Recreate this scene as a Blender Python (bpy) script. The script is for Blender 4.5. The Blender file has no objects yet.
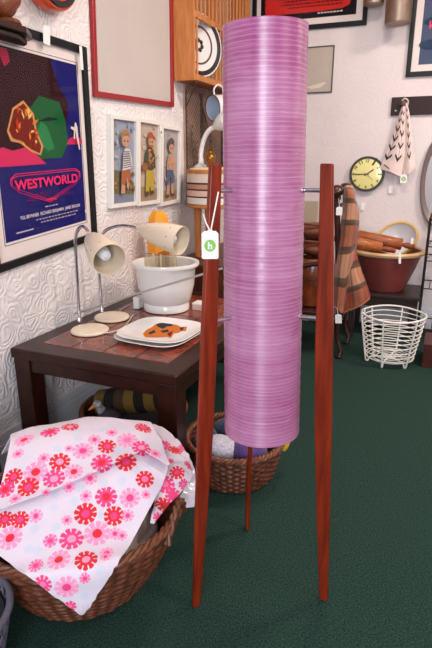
import bpy, bmesh, math, random
import numpy as np
from mathutils import Vector, Matrix, noise as mnoise
random.seed(7); RNG = np.random.default_rng(7)
SC = bpy.context.scene; COL = SC.collection
PI = math.pi

# ---------------------------------------------------------------- camera geometry (432 x 648 frame)
F = 528.0; EYE = 1.3
PITCH = math.atan(164/528.0); YAW = math.radians(22.9)
FW = np.array([-math.sin(YAW)*math.cos(PITCH), math.cos(YAW)*math.cos(PITCH), -math.sin(PITCH)])
RT = np.array([math.cos(YAW), math.sin(YAW), 0.0]); UP = np.cross(RT, FW)
CAM = np.array([0, 0, EYE])
def ray(x, y): return FW + RT*(x-216)/F - UP*(y-324)/F
def az(x, y, z): d = ray(x, y); return CAM + d*(z-EYE)/d[2]        # point of a sight line on the level z
def ax(x, y, X): d = ray(x, y); return CAM + d*X/d[0]              # ... on the plane x = X
def ay(x, y, Y): d = ray(x, y); return CAM + d*Y/d[1]              # ... on the plane y = Y
def proj(P):
    v = np.asarray(P) - CAM; w = v @ FW
    return np.stack([216 + F*(v @ RT)/w, 324 - F*(v @ UP)/w], -1)

# ---------------------------------------------------------------- colour and materials
def lin(c):
    out = []
    for v in c[:3]:
        v = v/255.0
        out.append(v/12.92 if v <= .04045 else ((v+.055)/1.055)**2.4)
    return tuple(out)
def rgba(c): return (*lin(c), 1.0)
MATS = {}
def mat(name, c, rough=.6, metal=0., var=0., vscale=20., bump=0., bscale=60., coat=0., spec=.5, sheen=0., stretch=(1,1,1), c2=None, trans=0.):
    if name in MATS: return MATS[name]
    m = bpy.data.materials.new(name); m.use_nodes = True; nt = m.node_tree; n = nt.nodes; L = nt.links
    b = n['Principled BSDF']; b.inputs['Base Color'].default_value = rgba(c)
    b.inputs['Roughness'].default_value = rough; b.inputs['Metallic'].default_value = metal
    b.inputs['Coat Weight'].default_value = coat; b.inputs['Specular IOR Level'].default_value = spec
    b.inputs['Sheen Weight'].default_value = sheen
    tc = n.new('ShaderNodeTexCoord'); mp = n.new('ShaderNodeMapping'); mp.inputs['Scale'].default_value = stretch
    L.new(tc.outputs['Object'], mp.inputs['Vector'])
    if var > 0 or c2 is not None:
        nz = n.new('ShaderNodeTexNoise'); nz.inputs['Scale'].default_value = vscale; nz.inputs['Detail'].default_value = 5
        L.new(mp.outputs[0], nz.inputs['Vector'])
        r = n.new('ShaderNodeValToRGB')
        a = lin(c); e = lin(c2) if c2 is not None else tuple(v*(1-var) for v in a)
        r.color_ramp.elements[0].position = .3; r.color_ramp.elements[1].position = .7
        r.color_ramp.elements[0].color = (*e, 1); r.color_ramp.elements[1].color = (*a, 1)
        L.new(nz.outputs['Fac'], r.inputs[0]); L.new(r.outputs[0], b.inputs['Base Color'])
    if bump > 0:
        nb = n.new('ShaderNodeTexNoise'); nb.inputs['Scale'].default_value = bscale; nb.inputs['Detail'].default_value = 4
        L.new(mp.outputs[0], nb.inputs['Vector'])
        bp = n.new('ShaderNodeBump'); bp.inputs['Strength'].default_value = bump; bp.inputs['Distance'].default_value = .004
        L.new(nb.outputs['Fac'], bp.inputs['Height']); L.new(bp.outputs[0], b.inputs['Normal'])
    MATS[name] = m; return m
def wood(name, c, c2, stretch, rough=.4, coat=0., vscale=10., bump=.08, spec=.3):
    return mat(name, c, rough, spec=spec, c2=c2, vscale=vscale, bump=bump, bscale=vscale*3, stretch=stretch, coat=coat)
def vcol(name, rough=.85, bump=.25, bscale=500., sheen=.1):
    if name in MATS: return MATS[name]
    m = mat(name, (200,200,200), rough, bump=bump, bscale=bscale, sheen=sheen)
    a = m.node_tree.nodes.new('ShaderNodeAttribute'); a.attribute_name = 'Col'
    m.node_tree.links.new(a.outputs['Color'], m.node_tree.nodes['Principled BSDF'].inputs['Base Color'])
    return m
def glassmat(name, c=(255,255,255), fac=.08, rough=.03):
    m = bpy.data.materials.new(name); m.use_nodes = True; nt = m.node_tree; nt.nodes.clear()
    t = nt.nodes.new('ShaderNodeBsdfTransparent'); t.inputs[0].default_value = rgba(c)
    g = nt.nodes.new('ShaderNodeBsdfGlossy'); g.inputs['Roughness'].default_value = rough
    mx = nt.nodes.new('ShaderNodeMixShader'); mx.inputs[0].default_value = fac
    o = nt.nodes.new('ShaderNodeOutputMaterial')
    nt.links.new(t.outputs[0], mx.inputs[1]); nt.links.new(g.outputs[0], mx.inputs[2]); nt.links.new(mx.outputs[0], o.inputs[0])
    return m
def wallpaper(name, c, c2, strength, scale):
    m = bpy.data.materials.new(name); m.use_nodes = True; nt = m.node_tree; n = nt.nodes; L = nt.links
    b = n['Principled BSDF']; b.inputs['Roughness'].default_value = .6
    tc = n.new('ShaderNodeTexCoord'); sp = n.new('ShaderNodeSeparateXYZ'); L.new(tc.outputs['Object'], sp.inputs[0])
    ad = n.new('ShaderNodeMath'); ad.operation = 'ADD'; L.new(sp.outputs[0], ad.inputs[0]); L.new(sp.outputs[1], ad.inputs[1])
    cb = n.new('ShaderNodeCombineXYZ'); L.new(ad.outputs[0], cb.inputs[0]); L.new(sp.outputs[2], cb.inputs[1])
    wn = n.new('ShaderNodeTexNoise'); wn.inputs['Scale'].default_value = 8; L.new(cb.outputs[0], wn.inputs['Vector'])
    vm = n.new('ShaderNodeVectorMath'); vm.operation = 'MULTIPLY_ADD'; vm.inputs[1].default_value = (.13,.13,0)
    L.new(wn.outputs['Color'], vm.inputs[0]); L.new(cb.outputs[0], vm.inputs[2])
    vo = n.new('ShaderNodeTexVoronoi'); vo.voronoi_dimensions = '2D'; vo.inputs['Scale'].default_value = scale; vo.inputs['Randomness'].default_value = .75
    L.new(vm.outputs[0], vo.inputs['Vector'])
    sc = n.new('ShaderNodeVectorMath'); sc.operation = 'SCALE'; sc.inputs['Scale'].default_value = 1.0
    L.new(vm.outputs[0], sc.inputs[0])
    sb = n.new('ShaderNodeVectorMath'); sb.operation = 'SUBTRACT'; L.new(sc.outputs[0], sb.inputs[0]); L.new(vo.outputs['Position'], sb.inputs[1])
    s2 = n.new('ShaderNodeSeparateXYZ'); L.new(sb.outputs[0], s2.inputs[0])
    at = n.new('ShaderNodeMath'); at.operation = 'ARCTAN2'; L.new(s2.outputs[1], at.inputs[0]); L.new(s2.outputs[0], at.inputs[1])
    ml = n.new('ShaderNodeMath'); ml.operation = 'MULTIPLY_ADD'; ml.inputs[1].default_value = 26.0
    L.new(vo.outputs['Distance'], ml.inputs[0]); L.new(at.outputs[0], ml.inputs[2])
    si = n.new('ShaderNodeMath'); si.operation = 'SINE'; L.new(ml.outputs[0], si.inputs[0])
    n2 = n.new('ShaderNodeTexNoise'); n2.inputs['Scale'].default_value = 60; n2.inputs['Detail'].default_value = 4; L.new(cb.outputs[0], n2.inputs['Vector'])
    m2 = n.new('ShaderNodeMath'); m2.operation = 'MULTIPLY_ADD'; m2.inputs[1].default_value = 1.2; L.new(n2.outputs['Fac'], m2.inputs[0]); L.new(si.outputs[0], m2.inputs[2])
    bp = n.new('ShaderNodeBump'); bp.inputs['Strength'].default_value = strength; bp.inputs['Distance'].default_value = .004
    L.new(m2.outputs[0], bp.inputs['Height']); L.new(bp.outputs[0], b.inputs['Normal'])
    n3 = n.new('ShaderNodeTexNoise'); n3.inputs['Scale'].default_value = 2.5; L.new(cb.outputs[0], n3.inputs['Vector'])
    r = n.new('ShaderNodeValToRGB'); r.color_ramp.elements[0].color = rgba(c2); r.color_ramp.elements[1].color = rgba(c)
    r.color_ramp.elements[0].position = .3; r.color_ramp.elements[1].position = .65
    L.new(n3.outputs['Fac'], r.inputs[0]); L.new(r.outputs[0], b.inputs['Base Color'])
    return m
def carpetmat():
    m = mat('carpet', (52,78,69), .95, c2=(12,31,29), vscale=190, bump=1., bscale=260, spec=.1)
    return m
def shademat():
    m = bpy.data.materials.new('spun_fibreglass'); m.use_nodes = True; nt = m.node_tree; n = nt.nodes; L = nt.links
    b = n['Principled BSDF']; b.inputs['Roughness'].default_value = .38; b.inputs['Coat Weight'].default_value = .5; b.inputs['Coat Roughness'].default_value = .22; b.inputs['Specular IOR Level'].default_value = 1.0; b.inputs['Anisotropic'].default_value = .92; b.inputs['Anisotropic Rotation'].default_value = .25
    tg = n.new('ShaderNodeTangent'); tg.direction_type = 'RADIAL'; tg.axis = 'Z'; L.new(tg.outputs[0], b.inputs['Tangent'])
    tc = n.new('ShaderNodeTexCoord')
    def streak(scale, vec, rough=.65):
        mp = n.new('ShaderNodeMapping'); mp.inputs['Scale'].default_value = vec; L.new(tc.outputs['Object'], mp.inputs[0])
        z = n.new('ShaderNodeTexNoise'); z.inputs['Scale'].default_value = scale; z.inputs['Detail'].default_value = 5; z.inputs['Roughness'].default_value = rough
        L.new(mp.outputs[0], z.inputs['Vector']); return z
    def ramp(src, stops):
        r = n.new('ShaderNodeValToRGB'); e = r.color_ramp.elements
        e[0].position, e[0].color = stops[0][0], rgba(stops[0][1]); e[1].position, e[1].color = stops[-1][0], rgba(stops[-1][1])
        for p, c in stops[1:-1]: k = e.new(p); k.color = rgba(c)
        L.new(src, r.inputs[0]); return r
    def mix(f, x, y, mode='MIX'):
        k = n.new('ShaderNodeMix'); k.data_type = 'RGBA'; k.blend_type = mode
        if isinstance(f, float): k.inputs[0].default_value = f
        else: L.new(f, k.inputs[0])
        L.new(x, k.inputs[6]); L.new(y, k.inputs[7]); return k.outputs[2]
    a = streak(3.0, (2.2,2.2,95)); c = streak(6.0, (.3,.3,.7)); d = streak(40, (.25,.25,4))
    ra = ramp(a.outputs['Fac'], [(.30,(152,62,116)),(.5,(176,86,142)),(.68,(204,134,178))])
    rc = ramp(c.outputs['Fac'], [(.40,(164,62,128)),(.60,(208,146,186))])
    col = mix(.55, ra.outputs[0], rc.outputs[0])
    # wound strands: fine pitch lines
    sp = n.new('ShaderNodeSeparateXYZ'); L.new(tc.outputs['Object'], sp.inputs[0])
    w1 = n.new('ShaderNodeMath'); w1.operation = 'MULTIPLY_ADD'; w1.inputs[1].default_value = 2*PI/.0105; L.new(sp.outputs[2], w1.inputs[0])
    w0 = n.new('ShaderNodeMath'); w0.operation = 'MULTIPLY'; w0.inputs[1].default_value = 16.0; L.new(c.outputs['Fac'], w0.inputs[0]); L.new(w0.outputs[0], w1.inputs[2])
    w2 = n.new('ShaderNodeMath'); w2.operation = 'SINE'; L.new(w1.outputs[0], w2.inputs[0])
    w3 = n.new('ShaderNodeMapRange'); w3.inputs[1].default_value = .3; w3.inputs[2].default_value = 1.; w3.inputs[4].default_value = .26; L.new(w2.outputs[0], w3.inputs[0])
    lt_ = n.new('ShaderNodeRGB'); lt_.outputs[0].default_value = rgba((226,178,206)); col = mix(w3.outputs[0], col, lt_.outputs[0])
    # few brownish flecks in the resin
    fl = n.new('ShaderNodeMapRange'); fl.inputs[1].default_value = .70; fl.inputs[2].default_value = .76; fl.inputs[4].default_value = .55; L.new(d.outputs['Fac'], fl.inputs[0])
    br = n.new('ShaderNodeRGB'); br.outputs[0].default_value = rgba((170,88,96)); col = mix(fl.outputs[0], col, br.outputs[0])
    L.new(col, b.inputs['Base Color'])
    hs = n.new('ShaderNodeMath'); hs.operation = 'MULTIPLY_ADD'; hs.inputs[1].default_value = .12; L.new(w2.outputs[0], hs.inputs[0]); L.new(a.outputs['Fac'], hs.inputs[2])
    bp = n.new('ShaderNodeBump'); bp.inputs['Strength'].default_value = .22; bp.inputs['Distance'].default_value = .003
    L.new(hs.outputs[0], bp.inputs['Height']); L.new(bp.outputs[0], b.inputs['Normal'])
    tr = n.new('ShaderNodeBsdfTranslucent'); L.new(col, tr.inputs[0])
    ms = n.new('ShaderNodeMixShader'); ms.inputs[0].default_value = .18
    L.new(b.outputs[0], ms.inputs[1]); L.new(tr.outputs[0], ms.inputs[2]); L.new(ms.outputs[0], n['Material Output'].inputs[0])
    return m

# ---------------------------------------------------------------- mesh builder
ORG = {}
class MB:
    def __init__(s): s.v = []; s.f = []; s.mi = []; s.cur = 0; s.col = None; s.T = None
    def add(s, vs, fs):
        o = len(s.v)
        if s.T is not None: vs = [tuple(s.T @ Vector(p)) for p in vs]
        s.v += [tuple(map(float, p)) for p in vs]; s.f += [tuple(i+o for i in q) for q in fs]; s.mi += [s.cur]*len(fs)
        return s
    def box(s, c, d, M=None):
        vs = [Vector((c[0]+sx*d[0]/2, c[1]+sy*d[1]/2, c[2]+sz*d[2]/2)) for sx in (-1,1) for sy in (-1,1) for sz in (-1,1)]
        if M is not None: vs = [M @ v for v in vs]
        return s.add(vs, [(0,1,3,2),(4,6,7,5),(0,4,5,1),(2,3,7,6),(0,2,6,4),(1,5,7,3)])
    def hexa(s, b, t):      # bottom quad, top quad
        return s.add(list(b)+list(t), [(3,2,1,0),(4,5,6,7)]+[(i,(i+1)%4,(i+1)%4+4,i+4) for i in range(4)])
    def prism(s, poly, depth):      # poly: 3-D outline, depth: vector
        n = len(poly); d = Vector(depth); a = [Vector(p) for p in poly]
        return s.add(a+[p+d for p in a], [tuple(range(n))[::-1], tuple(range(n, 2*n))]+[(i,(i+1)%n,(i+1)%n+n,i+n) for i in range(n)])
    def tube(s, pts, r, seg=8, closed=False, caps=True):
        P = [Vector(p) for p in pts]; n = len(P); R = r if isinstance(r, (list, tuple)) else [r]*n
        vs = []; u = None
        for i in range(n):
            if closed: t = P[(i+1) % n]-P[i-1]
            else: t = P[min(i+1, n-1)]-P[max(i-1, 0)]
            t.normalize()
            if u is None: u = t.orthogonal().normalized()
            u = (u - t*u.dot(t))
            u = u.normalized() if u.length > 1e-6 else t.orthogonal().normalized()
            w = t.cross(u)
            for k in range(seg):
                a = 2*PI*k/seg; vs.append(P[i]+(u*math.cos(a)+w*math.sin(a))*R[i])
        fs = []
        for i in range(n if closed else n-1):
            j = (i+1) % n
            for k in range(seg): fs.append((i*seg+k, i*seg+(k+1) % seg, j*seg+(k+1) % seg, j*seg+k))
        if caps and not closed: fs += [tuple(range(seg))[::-1], tuple(range((n-1)*seg, n*seg))]
        return s.add(vs, fs)
    def lathe(s, prof, o=(0,0,0), axis=(0,0,1), seg=40, sx=1., sy=1., rot=0., caps=True):
        a = Vector(axis).normalized(); q = Vector((0,0,1)).rotation_difference(a); o = Vector(o); vs = []
        for r, z in prof:
            for k in range(seg):
                t = 2*PI*k/seg; x, y = r*sx*math.cos(t), r*sy*math.sin(t)
                x, y = x*math.cos(rot)-y*math.sin(rot), x*math.sin(rot)+y*math.cos(rot)
                vs.append(o + q @ Vector((x, y, z)))
        fs = []; n = len(prof)
        for i in range(n-1):
            for k in range(seg): fs.append((i*seg+k, i*seg+(k+1) % seg, (i+1)*seg+(k+1) % seg, (i+1)*seg+k))
        if caps:
            if prof[0][0] > 1e-5: fs.append(tuple(range(seg))[::-1])
            if prof[-1][0] > 1e-5: fs.append(tuple(range((n-1)*seg, n*seg)))
        return s.add(vs, fs)
    def blob(s, c, r, amp=.1, fr=8., seg=24, rings=14):
        vs = []; fs = []
        for i in range(rings+1):
            for k in range(seg):
                p, t = PI*i/rings, 2*PI*k/seg
                d = Vector((math.sin(p)*math.cos(t), math.sin(p)*math.sin(t), math.cos(p)))
                q = Vector((d.x*r[0], d.y*r[1], d.z*r[2])); q *= 1+amp*mnoise.noise((q+Vector(c))*fr)*2
                vs.append(Vector(c)+q)
        for i in range(rings):
            for k in range(seg): fs.append((i*seg+k, (i+1)*seg+k, (i+1)*seg+(k+1) % seg, i*seg+(k+1) % seg))
        return s.add(vs, fs)
    def grid(s, G):         # G: array (m, n, 3)
        m, n = G.shape[:2]
        return s.add([tuple(p) for p in G.reshape(-1, 3)], [(i*n+j, i*n+j+1, (i+1)*n+j+1, (i+1)*n+j) for i in range(m-1) for j in range(n-1)])
    def build(s, name, m, parent=None, smooth=False, bevel=0., solid=0., off=0., weld=True):
        me = bpy.data.meshes.new(name)
        o0 = ORG.get(parent.name, (0,0,0)) if parent else None
        v = np.array(s.v)
        if parent is None:
            lo, hi = v.min(0), v.max(0); o0 = ((lo[0]+hi[0])/2, (lo[1]+hi[1])/2, lo[2])
        me.from_pydata([tuple(p) for p in v-np.array(o0)], [], s.f)
        for mm in (m if isinstance(m, (list, tuple)) else [m]): me.materials.append(mm)
        me.polygons.foreach_set('material_index', s.mi)
        if s.col is not None:
            a = me.color_attributes.new('Col', 'FLOAT_COLOR', 'POINT')
            c = np.ones((len(s.v), 4), np.float32); c[:, :3] = s.col; a.data.foreach_set('color', c.ravel())
        me.update()
        o = bpy.data.objects.new(name, me); COL.objects.link(o)
        if weld:
            bm = bmesh.new(); bm.from_mesh(me); bmesh.ops.recalc_face_normals(bm, faces=bm.faces); bm.to_mesh(me); bm.free()
        if smooth:
            me.polygons.foreach_set('use_smooth', [True]*len(me.polygons))
            try: me.set_sharp_from_angle(angle=math.radians(40))
            except Exception: pass
        if parent: o.parent = parent
        else: o.location = o0
        ORG[o.name] = tuple(o0)
        if solid: md = o.modifiers.new('thick', 'SOLIDIFY'); md.thickness = solid; md.offset = off
        if bevel: md = o.modifiers.new('bevel', 'BEVEL'); md.width = bevel; md.segments = 2; md.limit_method = 'ANGLE'; md.angle_limit = math.radians(50)
        return o
def tag(o, label=None, cat=None, group=None, kind=None):
    if label: o['label'] = label
    if cat: o['category'] = cat
    if group: o['group'] = group
    if kind: o['kind'] = kind
    return o
def thing(name, loc, label, cat, group=None):
    o = bpy.data.objects.new(name, None); o.empty_display_size = .05; COL.objects.link(o)
    o.location = tuple(map(float, loc)); ORG[o.name] = tuple(map(float, loc)); return tag(o, label, cat, group)
def catmull(C, m, n):       # control net (a, b, 3) -> (m, n, 3)
    C = np.asarray(C, float)
    def along(A, k):
        A = np.concatenate([2*A[:1]-A[1:2], A, 2*A[-1:]-A[-2:-1]]); q = len(A)-3
        out = []
        for t in np.linspace(0, q, k):
            i = min(int(t), q-1); f = t-i; p0, p1, p2, p3 = A[i], A[i+1], A[i+2], A[i+3]
            out.append(.5*((2*p1)+(-p0+p2)*f+(2*p0-5*p1+4*p2-p3)*f*f+(-p0+3*p1-3*p2+p3)*f**3))
        return np.array(out)
    A = along(C, m)
    return np.swapaxes(along(np.swapaxes(A, 0, 1), n), 0, 1)
def spline(pts, n): return [tuple(p) for p in catmull(np.array(pts)[:, None, :].repeat(2, 1), n, 2)[:, 0]]
def wrinkle(G, amp, fr, seed=0):
    N = np.cross(np.gradient(G, axis=0), np.gradient(G, axis=1)); N /= np.linalg.norm(N, axis=-1, keepdims=True)+1e-9
    for i in range(G.shape[0]):
        for j in range(G.shape[1]):
            p = Vector(G[i, j])*fr+Vector((seed, seed*2, 0))
            G[i, j] += N[i, j]*amp*(mnoise.noise(p)+.5*mnoise.noise(p*2.3))
    return G
_tmpn = [0]
def textmesh(s, w, bold=0.):        # text as 2-D polygons, width w, centred; returns (verts, faces)
    c = bpy.data.curves.new('lettering', 'FONT'); c.body = s; c.align_x = 'CENTER'; c.align_y = 'CENTER'; c.offset = bold; c.resolution_u = 3
    o = bpy.data.objects.new('lettering', c); COL.objects.link(o); bpy.context.view_layer.update()
    dg = bpy.context.evaluated_depsgraph_get(); me = bpy.data.meshes.new_from_object(o.evaluated_get(dg))
    vs = [v.co.copy() for v in me.vertices]; fs = [tuple(p.vertices) for p in me.polygons]
    bpy.data.objects.remove(o); bpy.data.meshes.remove(me)
    x0, x1 = min(v.x for v in vs), max(v.x for v in vs); y0, y1 = min(v.y for v in vs), max(v.y for v in vs); k = w/(x1-x0)
    return [((v.x-(x0+x1)/2)*k, (v.y-(y0+y1)/2)*k) for v in vs], fs
class Print:                        # a printed sheet: coloured shapes laid on a quad
    def __init__(s, A, B, C, D, n): s.q = [Vector(p) for p in (A, B, C, D)]; s.n = Vector(n); s.mb = MB(); s.mats = []; s.lay = 0
    def pt(s, u, v, k): A, B, C, D = s.q; return (A*(1-u)+B*u)*(1-v)+(D*(1-u)+C*u)*v + s.n*(.0004*k)
    def add(s, polys, m, faces=None):
        if m not in s.mats: s.mats.append(m)
        s.mb.cur = s.mats.index(m); s.lay += 1
        if faces is None:
            for p in polys: s.mb.add([s.pt(u, v, s.lay) for u, v in p], [tuple(range(len(p)))])
        else: s.mb.add([s.pt(u, v, s.lay) for u, v in polys], faces)
    def text(s, t, cx, cy, w, asp, m, bold=0., rot=0.):
        vs, fs = textmesh(t, w, bold); c, r = math.cos(rot), math.sin(rot)
        s.add([(cx+x*c-y*r, cy+(x*r+y*c)*asp) for x, y in vs], m, fs)
    def build(s, name, parent): return s.mb.build(name, s.mats, parent, weld=False)
def ellipse(cx, cy, rx, ry, n=28, a0=0., a1=2*PI): return [(cx+rx*math.cos(a0+(a1-a0)*i/n), cy+ry*math.sin(a0+(a1-a0)*i/n)) for i in range(n)]
def flat(c, rough=.55): return mat('ink_%d_%d_%d' % c, c, .8, spec=.05)
def frame_part(root, corners, n, w, depth, m, name='frame', bevel=.002):
    # four mitred bars round the quad corners (A bottom-near, B bottom-far, C, D); n out of the wall
    Q = [Vector(p) for p in corners]; n = Vector(n); c = sum(Q, Vector())/4; mb = MB(); I = []
    for i in range(4):
        e1 = (Q[(i+1) % 4]-Q[i]).normalized(); e0 = (Q[i-1]-Q[i]).normalized(); I.append(Q[i]+(e1+e0)*w)
    for i in range(4):
        j = (i+1) % 4; mb.hexa([Q[i], Q[j], I[j], I[i]], [Q[i]+n*depth, Q[j]+n*depth, I[j]+n*depth, I[i]+n*depth])
    return mb.build(name, m, root, bevel=bevel), I
def qinset(Q, l, b, r, t):
    A, B, C, D = [Vector(p) for p in Q]
    f = lambda u, v: (A*(1-u)+B*u)*(1-v)+(D*(1-u)+C*u)*v
    return [f(l, b), f(1-r, b), f(1-r, 1-t), f(l, 1-t)]
def sheet_part(name, Q, n, off, th, m, root):
    n = Vector(n); Q = [Vector(p) for p in Q]
    return MB().hexa([p+n*(off-th) for p in Q], [p+n*off for p in Q]).build(name, m, root)

# ---------------------------------------------------------------- common materials
WHITE = mat('white_paint', (226,222,216), .5); CARD = mat('white_card', (235,233,230), .7); STRING = mat('white_string', (225,222,218), .8)
BLACKF = mat('black_frame', (18,18,22), .4, spec=.25); CHROME = mat('chrome', (200,200,205), .15, 1.0); STEEL = mat('dull_steel', (186,184,182), .35, .6)
CREAM = mat('cream_enamel', (226,208,184), .35, coat=.3); DARKWOOD = wood('dark_wood', (54,21,13), (33,13,9), (1,1,1), .34, .04, 18)
TEAK = wood('teak', (138,46,23), (94,28,13), (6,6,.6), .36, .1, 9, spec=.2); BLACKIRON = mat('black_iron', (26,25,28), .5, .4)
BROWNWOOD = wood('brown_wood', (96,52,30), (60,30,18), (4,4,.7), .45, .1, 10); PINE = wood('pine', (206,136,78), (176,106,56), (5,5,.7), .5, .05, 9)
GREENDOT = mat('green_dot', (118,178,70), .6); PANE = glassmat('picture_glass', (252,252,252), .010, .03)
WICKER = mat('wicker', (118,64,40), .5, c2=(66,33,21), vscale=45, bump=.2, bscale=200)
WICKERD = mat('wicker_rim', (128,72,44), .5, c2=(76,40,25), vscale=60)

# ================================================================ SETTING
LX = -1.66; BY = 4.4; RX = 2.6; FY = -2.2; CZ = 2.95
def struct(mb, name, m, **k): return tag(mb.build(name, m, None, **k), kind='structure')
WPL = wallpaper('embossed_wallpaper', (232,226,225), (222,215,215), .38, 10)
WPB = wallpaper('painted_wallpaper', (222,211,211), (214,202,203), .07, 8.0)
struct(MB().box(((LX+RX)/2, (FY+BY)/2, -.05), (RX-LX+.2, BY-FY+.2, .1)), 'floor', carpetmat())
struct(MB().box((LX-.05, (FY+BY)/2, CZ/2), (.1, BY-FY+.2, CZ)), 'wall_left', WPL)
struct(MB().box(((LX+RX)/2, BY+.05, CZ/2), (RX-LX, .1, CZ)), 'wall_back', WPB)
struct(MB().box((RX+.05, (FY+BY)/2, CZ/2), (.1, BY-FY+.2, CZ)), 'wall_right', WPB)
struct(MB().box(((LX+RX)/2, (FY+BY)/2, CZ+.05), (RX-LX+.2, BY-FY+.2, .1)), 'ceiling', mat('ceiling_paint', (225,218,212), .8))
SK = mat('skirting_paint', (214,214,220), .5, var=.08, vscale=8)
mb = MB(); mb.box((LX+.009, (FY+BY)/2, .06), (.018, BY-FY, .12)); mb.box((LX+.006, (FY+BY)/2, .145), (.012, BY-FY, .046)); struct(mb, 'baseboard_left', SK, bevel=.004)
mb = MB(); mb.box(((LX+RX)/2, BY-.009, .06), (RX-LX-.04, .018, .12)); mb.box(((LX+RX)/2, BY-.006, .145), (RX-LX-.04, .012, .046)); struct(mb, 'baseboard_back', SK, bevel=.004)

# ================================================================ ROCKET LAMP
AX = np.array([-.43, 1.35, 0]); rtv = RT.copy()
lb = AX + rtv*.007 + np.array([0,0,.535]); lt = AX - rtv*.012 + np.array([0,0,1.603])
lamp = thing('rocket_floor_lamp', AX, 'tall floor lamp with pink spun cylinder shade between three teak legs', 'floor lamp')
axis = Vector(lt-lb); HL = axis.length
mb = MB(); prof = []
for i in range(110):
    t = i/109; prof.append((.1105-.0085*t + .0006*math.sin(i*2.1), HL*t))
inner = [(r-.003, z) for r, z in prof[::-1]]
mb.lathe(prof+inner, lb, axis, 96, caps=False)
n0 = len(prof)*2
for k in range(96): mb.f.append(((n0-1)*96+k, (n0-1)*96+(k+1) % 96, (k+1) % 96, k)); mb.mi.append(0)
shade = mb.build('lamp_shade', shademat(), lamp, smooth=True)
mb = MB(); mb.tube([lb+np.array([-.1,0,.02]), lb+np.array([.1,0,.02])], .004); mb.tube([lb+np.array([0,-.1,.02]), lb+np.array([0,.1,.02])], .004)
mb.lathe([(.022,0),(.022,.06),(.016,.07)], lb+np.array([0,0,.015])); mb.build('lamp_holder', BLACKIRON, lamp, smooth=True)
mb = MB(); mb.lathe([(.012,0),(.014,.02),(.03,.06),(.03,.08),(.015,.1),(0,.105)], lb+np.array([0,0,.083]), seg=20); mb.build('bulb', mat('bulb_glass', (235,235,230), .2), lamp, smooth=True)
def legparts(ang):
    t = math.radians(ang); e = Vector((math.cos(t), math.sin(t), 0)); s = Vector((-math.sin(t), math.cos(t), 0)); c0 = Vector(AX)
    zs = np.linspace(0, 1.292, 26); mb = MB(); th = .0085
    rows = []
    for z in zs:
        ro = np.interp(z, [0,.5,.9,1.315], [.241,.219,.199,.172]); ri = np.interp(z, [0,.3,.6,.85,1.05,1.315], [.215,.189,.166,.154,.150,.140])
        tt = th*np.interp(z, [0,.8,1.315], [.8,1,.85])
        rows.append([c0+e*ri-s*tt+Vector((0,0,z)), c0+e*ro-s*tt+Vector((0,0,z)), c0+e*ro+s*tt+Vector((0,0,z)), c0+e*ri+s*tt+Vector((0,0,z))])
    vs = [p for r in rows for p in r]; n = len(rows)
    fs = [(i*4+k, i*4+(k+1) % 4, (i+1)*4+(k+1) % 4, (i+1)*4+k) for i in range(n-1) for k in range(4)]+[(3,2,1,0), tuple(range((n-1)*4, n*4))]
    mb.add(vs, fs); mb.build('leg', TEAK, lamp, bevel=.004, smooth=True)
    for z in (.897, 1.228):
        mb = MB(); c = c0+Vector((0,0,z)); mb.tube([c+e*.092, c+e*.165], .0055, 12); mb.tube([c+e*.092, c+e*.106], .0075, 12)
        mb.build('peg', CHROME, lamp, smooth=True)
for a in (-123.5, -3.5, 116.5): legparts(a)
# lamp swing tag
def swing_tag(label, c, w, h, n, strings, dot=None, letter=None, group='shop price tags', name='price_tag', tilt=0.):
    # c: top centre of the card, n: facing direction (horizontal)
    n = Vector(n).normalized(); x = Vector((0,0,1)).cross(n).normalized(); z = Vector((0,0,1))
    if tilt: q = Matrix.Rotation(tilt, 3, n); x = q @ x; z = q @ z
    c = Vector(c); r = thing(name, c-z*h, label, 'tag', group)
    k = w*.16
    o2 = [(-w/2+k,0),(-w/2,-k),(-w/2,-h+k*.4),(-w/2+k*.4,-h),(w/2-k*.4,-h),(w/2,-h+k*.4),(w/2,-k),(w/2-k,0),(w*.16,0),(w*.12,k*.5),(-w*.12,k*.5),(-w*.16,0)]
    mb = MB(); mb.prism([c+x*u+z*v-n*.0006 for u, v in o2], n*.0012); card = mb.build('card', CARD, r)
    if dot:
        mb = MB(); mb.prism([c+x*u+z*(v-h*.52)+n*.0007 for u, v in ellipse(0,0,dot,dot*1.05,32)], n*.0004)
        d = mb.build('printed_dot', GREENDOT, card)
        if letter:
            vs, fs = textmesh(letter, dot*.72, .02); mb = MB(); mb.add([c+x*u+z*(v-h*.52)+n*.0014 for u, v in vs], fs); mb.build('printed_letter', mat('letter_white', (245,243,235), .6), card, weld=False)
    for P in strings:
        MB().tube([Vector(p) for p in P], .0011 if not letter else .0016, 6).build('string', STRING, r, smooth=True)
    return r
tc = -FW*np.array([1,1,0]); tc /= np.linalg.norm(tc)
lc = np.array([AX[0]+.19*math.cos(math.radians(-123.5)), AX[1]+.19*math.sin(math.radians(-123.5)), 0])
cdist = 1.155   # the tag hangs on the face of the left leg
def on(x, y, k=1.155): d = ray(x, y); return CAM + d*(k/(d @ np.array([-math.sin(YAW), math.cos(YAW), 0])))
swing_tag('white card tag with green h badge hanging on the lamp leg', on(210,231,1.135), .036, .06, tc,
          [[on(209.6,230,1.135), on(206,223,1.136), on(203.4,214.5,1.165)], [on(211,230,1.135), on(214.5,212,1.136), on(218.4,192,1.16)]], dot=.0125, letter='h', name='swing_tag', group=None)

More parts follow.
